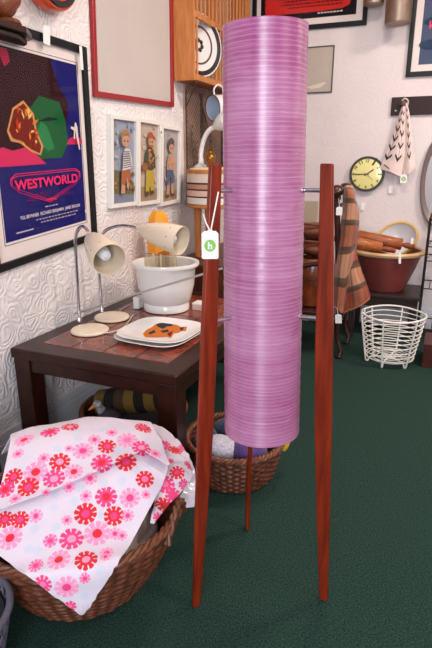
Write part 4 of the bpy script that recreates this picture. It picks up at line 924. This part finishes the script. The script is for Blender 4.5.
for i, (zz_, rx_, lab) in enumerate(((.712,.14,'lower folded brown leather bag lying on the glazed pot'), (.826,.125,'upper folded brown leather bag on top of the other'))):
    lb_ = thing('leather_bag', (pt_[0], pt_[1], zz_), lab, 'bag', 'folded leather bags stacked on the pot')
    MB().blob((pt_[0], pt_[1], zz_+.012), (rx_, .12, .058), .12, 9).build('body', LE, lb_, smooth=True)
    MB().tube(spline([(pt_[0]-.1,pt_[1]-.09,zz_+.05),(pt_[0]-.02,pt_[1]-.13,zz_+.07),(pt_[0]+.1,pt_[1]-.08,zz_+.055)], 14), .009, 8).build('strap', LE, lb_, smooth=True)
p0 = ay(308,240,4.3); pb_ = thing('mirror_panel', (p0[0], 4.3, 0), 'tall grey beige panel leaning on the back wall behind the chair', 'panel')
xL, xR = ay(296,230,4.36)[0], ay(316.5,230,4.36)[0]
zT = ay(308,201,4.36)[2]
MB().hexa([(xL,4.24,0),(xR,4.24,0),(xR,4.26,0),(xL,4.26,0)], [(xL,4.36,zT),(xR,4.36,zT),(xR,4.38,zT),(xL,4.38,zT)]).build('board', mat('greige', (172,158,138), .5), pb_, bevel=.003)

# ================================================================ WICKER BASKETS
def wicker(name, label, c, rb, rt, h, seed, oval=1., rot=0., group=None, handles=()):
    r = thing(name, (c[0], c[1], 0), label, 'basket', group); rows = max(10, int(h/.0125)); NS = 44; SEG = 176; sub = 4; mb = MB(); prof = []
    vs = []; total = rows*sub
    for i in range(total+1):
        z = .004+(h-.004)*i/total; row = i//sub; f = (i % sub)/sub; bulge = math.sin(PI*f)
        rb_l = rb+(rt-rb)*(1-(1-z/h)**1.5)
        for k in range(SEG):
            a = 2*PI*k/SEG; w = math.cos(a*NS/2+PI*row); q = rb_l+.0042*w*bulge+.0018*bulge
            x, y = q*math.cos(a), q*oval*math.sin(a); vs.append((c[0]+x*math.cos(rot)-y*math.sin(rot), c[1]+x*math.sin(rot)+y*math.cos(rot), z))
    fs = [(i*SEG+k, i*SEG+(k+1) % SEG, (i+1)*SEG+(k+1) % SEG, (i+1)*SEG+k) for i in range(total) for k in range(SEG)]
    fs.append(tuple(range(SEG))[::-1])
    mb.add(vs, fs); mb.build('woven_body', WICKER, r, smooth=True, solid=.008, off=-1)
    mb = MB()
    for s in range(3):
        P = []
        for k in range(160):
            a = 2*PI*k/160; ph = a*22+2*PI*s/3; q = rt+.008*math.cos(ph); x, y = q*math.cos(a), q*oval*math.sin(a)
            P.append((c[0]+x*math.cos(rot)-y*math.sin(rot), c[1]+x*math.sin(rot)+y*math.cos(rot), h+.006+.008*math.sin(ph)))
        mb.tube(P, .0075, 7, True)
    mb.build('braided_rim', WICKERD, r, smooth=True)
    for ha in handles:
        a = math.radians(ha)
        for s in range(3):
            pass
        P = [(c[0]+(rt+.012)*math.cos(a+d*.24), c[1]+(rt+.012)*oval*math.sin(a+d*.24), h-.03+(1-d*d)*.085) for d in np.linspace(-1,1,22)]
        mb = MB()
        for s in range(2): mb.tube([(p[0]+.006*math.cos(i*1.1+s*PI), p[1], p[2]+.006*math.sin(i*1.1+s*PI)) for i, p in enumerate(P)], .007, 8)
        mb.build('handle', WICKERD, r, smooth=True)
    return r
KC = np.array([-.958, 1.150]); KH = .265; KRB, KRT = .205, .322
wicker('laundry_basket', 'large round wicker basket in front of the table under the floral cloth', KC, KRB, KRT, KH, 1, handles=(8,))
RBK = np.array([-.712, 1.885]); wicker('wicker_basket', 'wicker basket of knitted blankets behind the lamp legs', RBK, .165, .205, .165, 2, group=None)
LBK = np.array([-1.235, 1.93]); wicker('wicker_basket', 'wicker basket under the table behind the floral cloth', LBK, .19, .24, .18, 3, group=None)

# ---- floral cloth over the basket
def basket_hit(px, py):
    # first meeting of a sight line with the heap in the basket, else with its sloping side
    d = ray(px, py)
    def mound(P):
        rho = math.hypot(P[0]-KC[0], P[1]-KC[1]); sd = (-.64*(P[0]-KC[0])+.77*(P[1]-KC[1]))/.348; q_ = min((rho/.348)**3, 1.); rp_ = min(max((sd+1)/1.3, 0.), 1.); return .283+.025*(1-q_)+.168*rp_*rp_*(3-2*rp_)*(1-.3*q_)-.25*max(0., sd-.35)**2
    t = .9; last = None
    while t < 2.6:
        P = CAM+d*t; rho = math.hypot(P[0]-KC[0], P[1]-KC[1])
        if rho < .348 and P[2] <= mound(P): return P
        if P[2] < .30:
            zc = max(0., min(P[2], KH)); rc = KRB+(KRT-KRB)*(1-(1-zc/KH)**1.5)+.022
            if rho <= rc: return P
        t += .002
    return None
def interp_poly(pts, n):
    P = np.array(pts, float); s = np.concatenate([[0], np.cumsum(np.hypot(*np.diff(P, axis=0).T))]); t = np.linspace(0, s[-1], n)
    return np.stack([np.interp(t, s, P[:, 0]), np.interp(t, s, P[:, 1])], -1)

def coons(T, R, B, L, m, n):
    T, B = interp_poly(T, n), interp_poly(B, n); L, R = interp_poly(L, m), interp_poly(R, m); u = np.linspace(0,1,n)[None, :, None]; v = np.linspace(0,1,m)[:, None, None]
    return (1-v)*T[None]+v*B[None]+(1-u)*L[:, None]+u*R[:, None]-((1-u)*(1-v)*T[0]+u*(1-v)*T[-1]+(1-u)*v*B[0]+u*v*B[-1])
def drape(T, R, B, L, m, n, back=0):
    S = coons(T, R, B, L, m, n); G = np.zeros((m, n, 3))
    for i in range(m):
        for j in range(n):
            x, y = S[i, j]; P = None
            while P is None:
                P = basket_hit(x, y); y += .6
            G[i, j] = P
    for _ in range(6):          # relax
        H = G.copy(); H[1:-1, 1:-1] = (G[:-2, 1:-1]+G[2:, 1:-1]+G[1:-1, :-2]+G[1:-1, 2:]+2*G[1:-1, 1:-1])/6; G = H
    return G
def upsample(G, m, n):
    a, b = G.shape[:2]; ii = np.linspace(0, a-1, m); jj = np.linspace(0, b-1, n); i0 = np.minimum(ii.astype(int), a-2); j0 = np.minimum(jj.astype(int), b-2); fi = (ii-i0)[:, None, None]; fj = (jj-j0)[None, :, None]
    g = lambda p, q: G[np.ix_(p, q)]
    return (1-fi)*((1-fj)*g(i0, j0)+fj*g(i0, j0+1))+fi*((1-fj)*g(i0+1, j0)+fj*g(i0+1, j0+1))
FC = {k: np.array(lin(c)) for k, c in dict(w=(212,200,214), r=(214,30,48), h=(228,62,126), l=(240,146,186), p=(236,112,164), g=(196,198,214), c=(238,150,190)).items()}
def flowers(G, items, base='w'):
    m, n = G.shape[:2]; V = G.reshape(-1, 3); C = np.tile(FC[base], (m*n, 1)); PX = proj(V)
    N = np.cross(np.gradient(G, axis=0), np.gradient(G, axis=1)).reshape(-1, 3)
    for k, (x, y, r, kind, cen) in enumerate(items):
        i = int(np.argmin(np.hypot(PX[:, 0]-x, PX[:, 1]-y))); c = V[i]; nn = N[i]/(np.linalg.norm(N[i])+1e-9)
        R = r*float((c-CAM) @ FW)/F*1.10
        e1 = np.cross(nn, [0.1, .3, 1]); e1 /= np.linalg.norm(e1); e2 = np.cross(nn, e1); D = V-c; q = np.linalg.norm(D, axis=1); near = q < R*1.05
        D = D[near]; q = q[near]; a = np.arctan2(D @ e2, D @ e1)+k*.7; np_ = 10 if r > 6.5 else 8
        w = np.abs(((a*np_/(2*PI)) % 1)-.5)*2         # 0 at the petal centre line, 1 between petals
        gap = 1-.30*np.clip(q/R, 0, 1)-.0; pet = (q < R*(1-.10*w**2)) & ((q < R*.6) | (w < .62+.20*(q/R)))
        ids = np.where(near)[0]; 
        if np.hypot(PX[i, 0]-x, PX[i, 1]-y) > 5: continue
        C[ids[pet]] = FC[kind]; C[ids[q < R*.36]] = FC[cen]
    return C
FLW = [(50,432,9,'h','r'),(70,427,8,'r','l'),(24.5,440,9,'l','r'),(83,451,9.5,'l','h'),(107,447,8.5,'r','h'),(102,463,10,'h','r'),(60,462,9.5,'r','l'),(36,472,11,'l','r'),(54,479,10,'h','l'),(74,472,8.5,'l','r'),
 (28.6,488,10,'r','h'),(14,477,8.5,'r','h'),(5,490,9,'h','r'),(-8,470,8,'l','h'),(143,428,8,'r','h'),(127,440,9.5,'l','p'),(126,462,10,'r','h'),(141.5,448,9,'h','l'),(145,479,8.5,'r','p'),(106,497,10,'h','r'),(130,498,9.5,'l','h'),
 (85.5,514,10.5,'r','h'),(114,516,9.5,'r','h'),(97,534,12,'l','r'),(71.7,539,11,'h','l'),(86,560,10.5,'r','l'),(59,560,10.5,'l','r'),(66.7,587,11,'l','h'),(20,520,8,'r','h'),(5,520,8,'r','h'),(10,538,11,'l','r'),(43,584,8.5,'h','p'),(70,606,6,'h','p'),(107,553,6.5,'l','h'),
 (18,454,5.5,'l','h'),(44,458,5.5,'l','h'),(94.5,440,6,'l','h'),(112,433,5.5,'l','h'),(90,479,6.5,'l','h'),(69,487,5.5,'l','h'),(69,449,4,'l','h'),(46,492,4.5,'l','h'),(15,499,5.5,'l','h'),(155,454,6,'l','h'),(128,516,6,'l','h'),(115,534,6,'l','h'),(50.5,541,6.5,'p','h'),(36,516,6.5,'l','h'),(67,520.5,5,'l','h'),(36,566,7,'p','h'),
 (85,578,5,'p','h'),(105.5,557,5,'l','h'),(86,496,5.5,'l','h'),(146,495,4.5,'l','h'),(122,536,5,'l','h'),(58,449,4.5,'g','g'),(78,438,4.5,'g','g'),(103,430,4.5,'g','g'),(80.5,488,4.5,'g','g'),(55,494,4.5,'g','g'),(104,484,4.5,'g','g'),(55.5,527,4.5,'g','g'),(35,529,4.5,'g','g'),(29,549,4.5,'g','g'),(38,551,4.5,'g','g'),(100,570,4.5,'g','g'),(85,596,4.5,'g','g'),(54,507,4,'g','g'),(75,502,4.5,'g','g'),(118,449,4,'g','g'),(150,465,4,'g','g'),(136,470,4,'g','g'),(122,480,4.5,'g','g'),(100,516,3.5,'g','g')]
fcl = thing('floral_cloth', (KC[0], KC[1], KH), 'white cotton cloth with red and pink flowers draped over the wicker laundry basket', 'cloth')
G = drape([(11,436),(28,425),(65,418),(110,420),(150,424)], [(150,424),(161,442),(168,469),(162,486),(130,545),(84,613)], [(80,613),(82,614),(84,613)], [(11,436),(7,460),(2,482),(-6,505),(-14,525),(-12,546),(0,556),(40,585),(80,613)], 46, 46)
# crease of the folded upper layer
S0 = proj(G); fold = interp_poly([(-40,520),(5,512),(60,492),(100,474),(142,455),(165,470)], 200)
Gf = upsample(G, 300, 300); NN = np.cross(np.gradient(Gf, axis=0), np.gradient(Gf, axis=1)); NN /= np.linalg.norm(NN, axis=-1, keepdims=True)+1e-9
if NN[150, 150] @ FW > 0: NN = -NN
SP = proj(Gf.reshape(-1, 3)).reshape(300, 300, 2); fy = np.interp(SP[..., 0], fold[:, 0], fold[:, 1]); dy = SP[..., 1]-fy
tri = np.array([mnoise.noise(Vector(p)*7) + .6*mnoise.noise(Vector(p)*15+Vector((3,1,0))) for p in Gf.reshape(-1, 3)]).reshape(300, 300)
Gf = Gf+NN*(.009*np.clip(tri, -.6, 1.))[..., None]
Gu = Gf+NN*(.005+.020*np.exp(np.minimum(dy, 0)/13.))[..., None]
# hidden rear part hangs down behind the heap
back = [Gf[0]]
for k in range(1, 14):
    o = back[-1].copy(); out = o[:, :2]-KC; out /= np.linalg.norm(out, axis=1, keepdims=True)+1e-9; o[:, :2] += out*.004; o[:, 2] -= .006; back.append(o)
Gf = np.concatenate([np.array(back[:0:-1]), Gf]); mb = MB(); mb.grid(Gf); mb.col = flowers(Gf, FLW)
mb.build('draped_sheet', vcol('printed_cotton', .85, .12, 400), fcl, smooth=True, solid=.003, off=0)
# the folded upper layer lies over the lower one and ends in a loose edge
mb = MB(); mb.grid(Gu); keep = (dy.ravel() <= 0); mb.col = flowers(Gu, [f for f in FLW if f[1] < np.interp(f[0], fold[:, 0], fold[:, 1])+1])
mb.f = [q for q in mb.f if all(keep[i] for i in q)]; mb.mi = [0]*len(mb.f)
used = sorted({i for q in mb.f for i in q}); ren = {i: k for k, i in enumerate(used)}; mb.col = mb.col[used]; mb.v = [mb.v[i] for i in used]; mb.f = [tuple(ren[i] for i in q) for q in mb.f]
mb.build('folded_layer', vcol('printed_cotton', .85, .12, 400), fcl, smooth=True, solid=.003, off=0)
# second folded fabric and plastic
ff = thing('folded_fabric', (-.72, 1.36, KH), 'white fabric with hot pink and red flowers tucked in the laundry basket beside the cloth', 'cloth')
T_ = [[az(146,424,.35), az(158,426,.36), az(168,431,.355), az(178,440,.345), az(188,457,.325)],
      [az(152,440,.35), az(160,443,.352), az(170,447,.35), az(181,455,.34), az(190,467,.32)],
      [az(160,465,.335), az(164,468,.338), az(172,470,.338), az(182,474,.33), az(191.5,478,.31)],
      [az(155,500,.30), az(160,497,.305), az(168,492,.305), az(176,488,.305), az(186,485,.30)],
      [az(150,522,.285), az(155,522,.285), az(162,513,.285), az(170,504,.285), az(178,496,.285)]]
G = wrinkle(catmull(T_, 160, 160), .010, 16, 9); mb = MB(); mb.grid(G)
mb.col = flowers(G, [(163,447,7,'h','l'),(175,451,7,'r','r'),(177,473,7,'r','h'),(165,484,9,'h','p'),(164,506,9,'r','r'),(173,496,8,'h','h'),(189,466,6,'h','h'),(184,448,5,'h','p'),(156,434,5,'g','g'),(170,462,4,'h','h'),(183,484,5,'h','p'),(180,462,4,'g','g'),(158,518,5,'h','h')])
mb.build('fabric', vcol('printed_cotton', .85, .12, 400), ff, smooth=True, solid=.004, off=0)
T_ = [[az(180,450,.33), az(187,456,.325), az(192,468,.31)], [az(183,478,.31), az(188,478,.305), az(193.5,480,.30)], [az(174,500,.29), az(184,497,.285), az(192.5,492,.28)], [az(170,511,.283), az(181,506,.27), az(191,505,.262)]]
G = wrinkle(catmull(T_, 50, 40)+np.array([.008,.004,-.010]), .008, 20, 3); mb = MB(); mb.grid(G)
o = mb.build('plastic_bag', mat('milky_plastic', (196,192,206), .25, coat=.4), None, smooth=True, solid=.002); tag(o, 'crumpled pale plastic bag poking out on the right of the laundry basket', 'bag')
# something pale low inside the basket
o = MB().blob((KC[0]+.02, KC[1]+.0, .15), (.23,.23,.125), .05, 5).build('linen_pile', mat('linen', (206,188,180), .9, var=.1), None, smooth=True); tag(o, 'pile of pale linen inside the laundry basket under the cloth', 'linen')

# ---- things in the other baskets
def knit(name, label, c, r, col, c2, grp, am=.12):
    o = MB().blob(c, r, am, 9, 40, 24).build(name, mat('knit_%d_%d_%d' % col, col, .95, c2=c2, vscale=120, bump=.9, bscale=160, sheen=.2), None, smooth=True); return tag(o, label, 'blanket', grp)
G1 = 'knitted blankets in the wicker basket'
knit('knitted_blanket', 'white knitted blanket in the basket behind the lamp leg', (RBK[0]-.03, RBK[1]-.085, .155), (.085,.062,.052), (206,200,210), (160,156,176), G1)
knit('knitted_blanket', 'purple knitted blanket in the basket under the pink lamp shade', (RBK[0]+.085, RBK[1]-.055, .155), (.075,.075,.058), (92,62,130), (58,36,92), G1)
knit('knitted_blanket', 'navy knitted blanket at the back of the basket', (RBK[0]-.01, RBK[1]+.065, .165), (.11,.055,.062), (44,52,92), (24,28,56), G1)
knit('knitted_blanket', 'teal green knitted blanket at the left in the basket', (RBK[0]-.125, RBK[1]-.03, .15), (.045,.075,.055), (50,84,84), (28,52,60), G1)
yc = az(268,452,.17); o = MB().blob((-.508,1.965,.155), (.02,.025,.05), .15, 18).build('yellow_duster', mat('yellow_cloth', (226,170,40), .9), None, smooth=True)
tag(o, 'yellow cloth peeping over the right end of the wicker basket', 'cloth')
knit('knitted_blanket', 'dark brown knitted blanket filling the basket under the table', (LBK[0], LBK[1], .115), (.175,.175,.075), (58,44,40), (32,24,24), 'knitted blankets under the table', .04)
# striped bolster lying on the left basket
a, b = az(97,402,.265), az(164,402,.255); A_, B_ = Vector(ay(100,403,1.87)), Vector(ay(168,397,1.93)); d = B_-A_; L_ = d.length
bo = thing('striped_bolster', (A_+B_)/2, 'yellow brown and black striped knitted bolster lying under the table', 'bolster')
ms = []; mb = MB(); NB = 7; RB_ = .062; colsB = [(124,96,40),(38,29,24),(84,60,34),(132,102,44),(38,29,24)]
for i in range(NB):
    c = colsB[i % 5]; ms.append(mat('wool_%d_%d_%d' % c, c, .95, bump=.9, bscale=180)); mb.cur = i; z0_, z1_ = L_*i/NB, L_*(i+1)/NB
    mb.lathe([(RB_*.97, z0_),(RB_, z0_+.006),(RB_, z1_-.006),(RB_*.97, z1_)], A_, d, 32, caps=False)
mb.build('striped_cover', ms, bo, smooth=True)
for P_, dd in ((A_, -d), (B_, d)): MB().lathe([(RB_*.97,0),(RB_*.8,.014),(.012,.02),(0,.018)], P_, dd, 32).build('end_cap', mat('wool_40_30_26', (40,30,26)), bo, smooth=True)
# speckled duck ornament
dp = az(88,405,.30); dp = az(100,421,.195); dk = thing('duck_figure', dp, 'small speckled duck ornament with orange beak beneath the table', 'ornament')
SPK = mat('speckled', (70,66,72), .7, c2=(34,30,36), vscale=90)
MB().blob(dp+np.array([.045,.01,.035]), (.055,.038,.033), .04, 12).build('body', SPK, dk, smooth=True)
hd = MB().blob(dp+np.array([.0,-.01,.085]), (.02,.02,.02), .02).build('head', mat('duck_white', (206,204,206), .6, c2=(90,90,96), vscale=60), dk, smooth=True)
MB().tube([dp+np.array([.018,0,.05]), dp+np.array([0.002,-.008,.078])], [.022,.016], 12).build('neck', mat('duck_white', (206,204,206)), dk, smooth=True)
MB().lathe([(.010,0),(.008,.012),(.003,.03),(0,.031)], dp+np.array([-.006,-.024,.083]), (-.4,-.8,-.35), 14).build('beak', mat('duck_orange', (222,132,44), .5), hd, smooth=True)
# plug on a cord below the table
pg = ax(49.5,378,LX+.03); pu = thing('cord_switch', (LX+.03, pg[1], pg[2]-.07), 'white inline cord switch hanging on the wall behind the table leg', 'switch')
zc = pg[2]
MB().lathe([(.006,0),(.016,.012),(.02,.05),(.02,.075),(.012,.1),(0,.102)], (LX+.024, pg[1], zc-.06), (0,0,1), 20, sx=.8).build('body', mat('white_plastic', (228,226,222)), pu, smooth=True)
MB().tube(spline([(LX+.02,pg[1],zc-.055),(LX+.02,pg[1]+.003,zc-.13),(LX+.022,pg[1]-.005,.2),(LX+.024,pg[1]+.01,.02)], 20), .0035, 8).build('cord', mat('white_cord', (220,218,214)), pu, smooth=True)

# ---- bottom left: net bag and black bag
NBc = np.array([-1.02, .685]); nb = thing('net_bag', (*NBc, 0), 'grey open mesh bag on the carpet at the bottom left corner', 'bag')
GN = mat('grey_net', (92,90,106), .9); RN = .148; HN = .23
def rn(z): return RN*(.64+.42*min(z/HN,1)**.7)
mb = MB(); MZ, MA = 9, 30
def npnt(i, k): z = .012+(HN-.012)*i/MZ; a = 2*PI*(k+(.5 if i % 2 else 0))/MA; return Vector((NBc[0]+rn(z)*math.cos(a), NBc[1]+rn(z)*math.sin(a), z))
for i in range(MZ):
    for k in range(MA):
        for dk_ in ((0, -1) if i % 2 == 0 else (0, 1)): mb.tube([npnt(i, k), npnt(i+1, k+dk_)], .0034, 5)
mb.build('netting', GN, nb, smooth=True)
MB().tube([(NBc[0]+rn(HN)*math.cos(a), NBc[1]+rn(HN)*math.sin(a), HN) for a in np.linspace(0, 2*PI, 48)[:-1]], .009, 10, True).build('top_band', mat('net_band', (84,82,96), .9, bump=.6, bscale=120), nb, smooth=True)
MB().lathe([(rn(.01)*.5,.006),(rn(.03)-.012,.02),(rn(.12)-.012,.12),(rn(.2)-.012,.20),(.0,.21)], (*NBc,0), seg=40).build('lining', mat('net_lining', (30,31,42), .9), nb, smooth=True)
bb = thing('black_bag', (-1.44, 1.18, 0), 'black fabric bag standing at the left edge beside the floral cloth', 'bag')
MB().blob((-1.475,1.18,.20), (.095,.13,.195), .10, 7, 32, 20).build('body', mat('black_cloth', (24,22,26), .8, bump=.4, bscale=90), bb, smooth=True)
MB().tube(spline([(-1.38,1.06,.33),(-1.37,1.10,.44),(-1.37,1.18,.45),(-1.39,1.22,.34)], 20), .011, 8).build('handle', mat('black_strap', (30,28,32), .7), bb, smooth=True)

# ================================================================ LIGHT
def area(name, loc, tgt, size, sy, power, col):
    l = bpy.data.lights.new(name, 'AREA'); l.shape = 'RECTANGLE'; l.size = size; l.size_y = sy; l.energy = power; l.color = col
    o = bpy.data.objects.new(name, l); COL.objects.link(o); o.location = loc; o.rotation_euler = (Vector(tgt)-Vector(loc)).to_track_quat('-Z', 'Y').to_euler(); return o
area('shop_door_daylight', (.35, FY+.1, 1.55), (-.6, 3, 1.5), .9, 2.0, 92, (.88,.93,1.0))
area('shop_window_daylight', (1.5, FY+.1, 1.8), (-.6, 3.4, 1.6), 1.5, 1.4, 36, (.86,.92,1.0))
for i, (x, y, p) in enumerate(((1.0, 3.0, 48), (-.35, 2.6, 24), (.9, 1.2, 22))):
    area('ceiling_lamp', (x, y, CZ-.06), (x-.25, y+.35, 0), .35, .35, p, (1.0,.85,.74))
w = bpy.data.worlds.new('world'); SC.world = w; w.use_nodes = True
w.node_tree.nodes['Background'].inputs[0].default_value = (.62,.70,.85,1); w.node_tree.nodes['Background'].inputs[1].default_value = .3

# ================================================================ CAMERA
cd = bpy.data.cameras.new('camera'); cam = bpy.data.objects.new('camera', cd); COL.objects.link(cam)
cam.location = (0, 0, EYE); cam.rotation_euler = (PI/2-PITCH, 0, YAW)
cd.sensor_fit = 'VERTICAL'; cd.sensor_height = 36; cd.lens = 36*F/648; cd.clip_start = .02
SC.camera = cam
vs_ = SC.view_settings; vs_.view_transform = 'Standard'; vs_.look = 'None'; vs_.gamma = 1; vs_.use_curve_mapping = False; vs_.exposure = 0.0
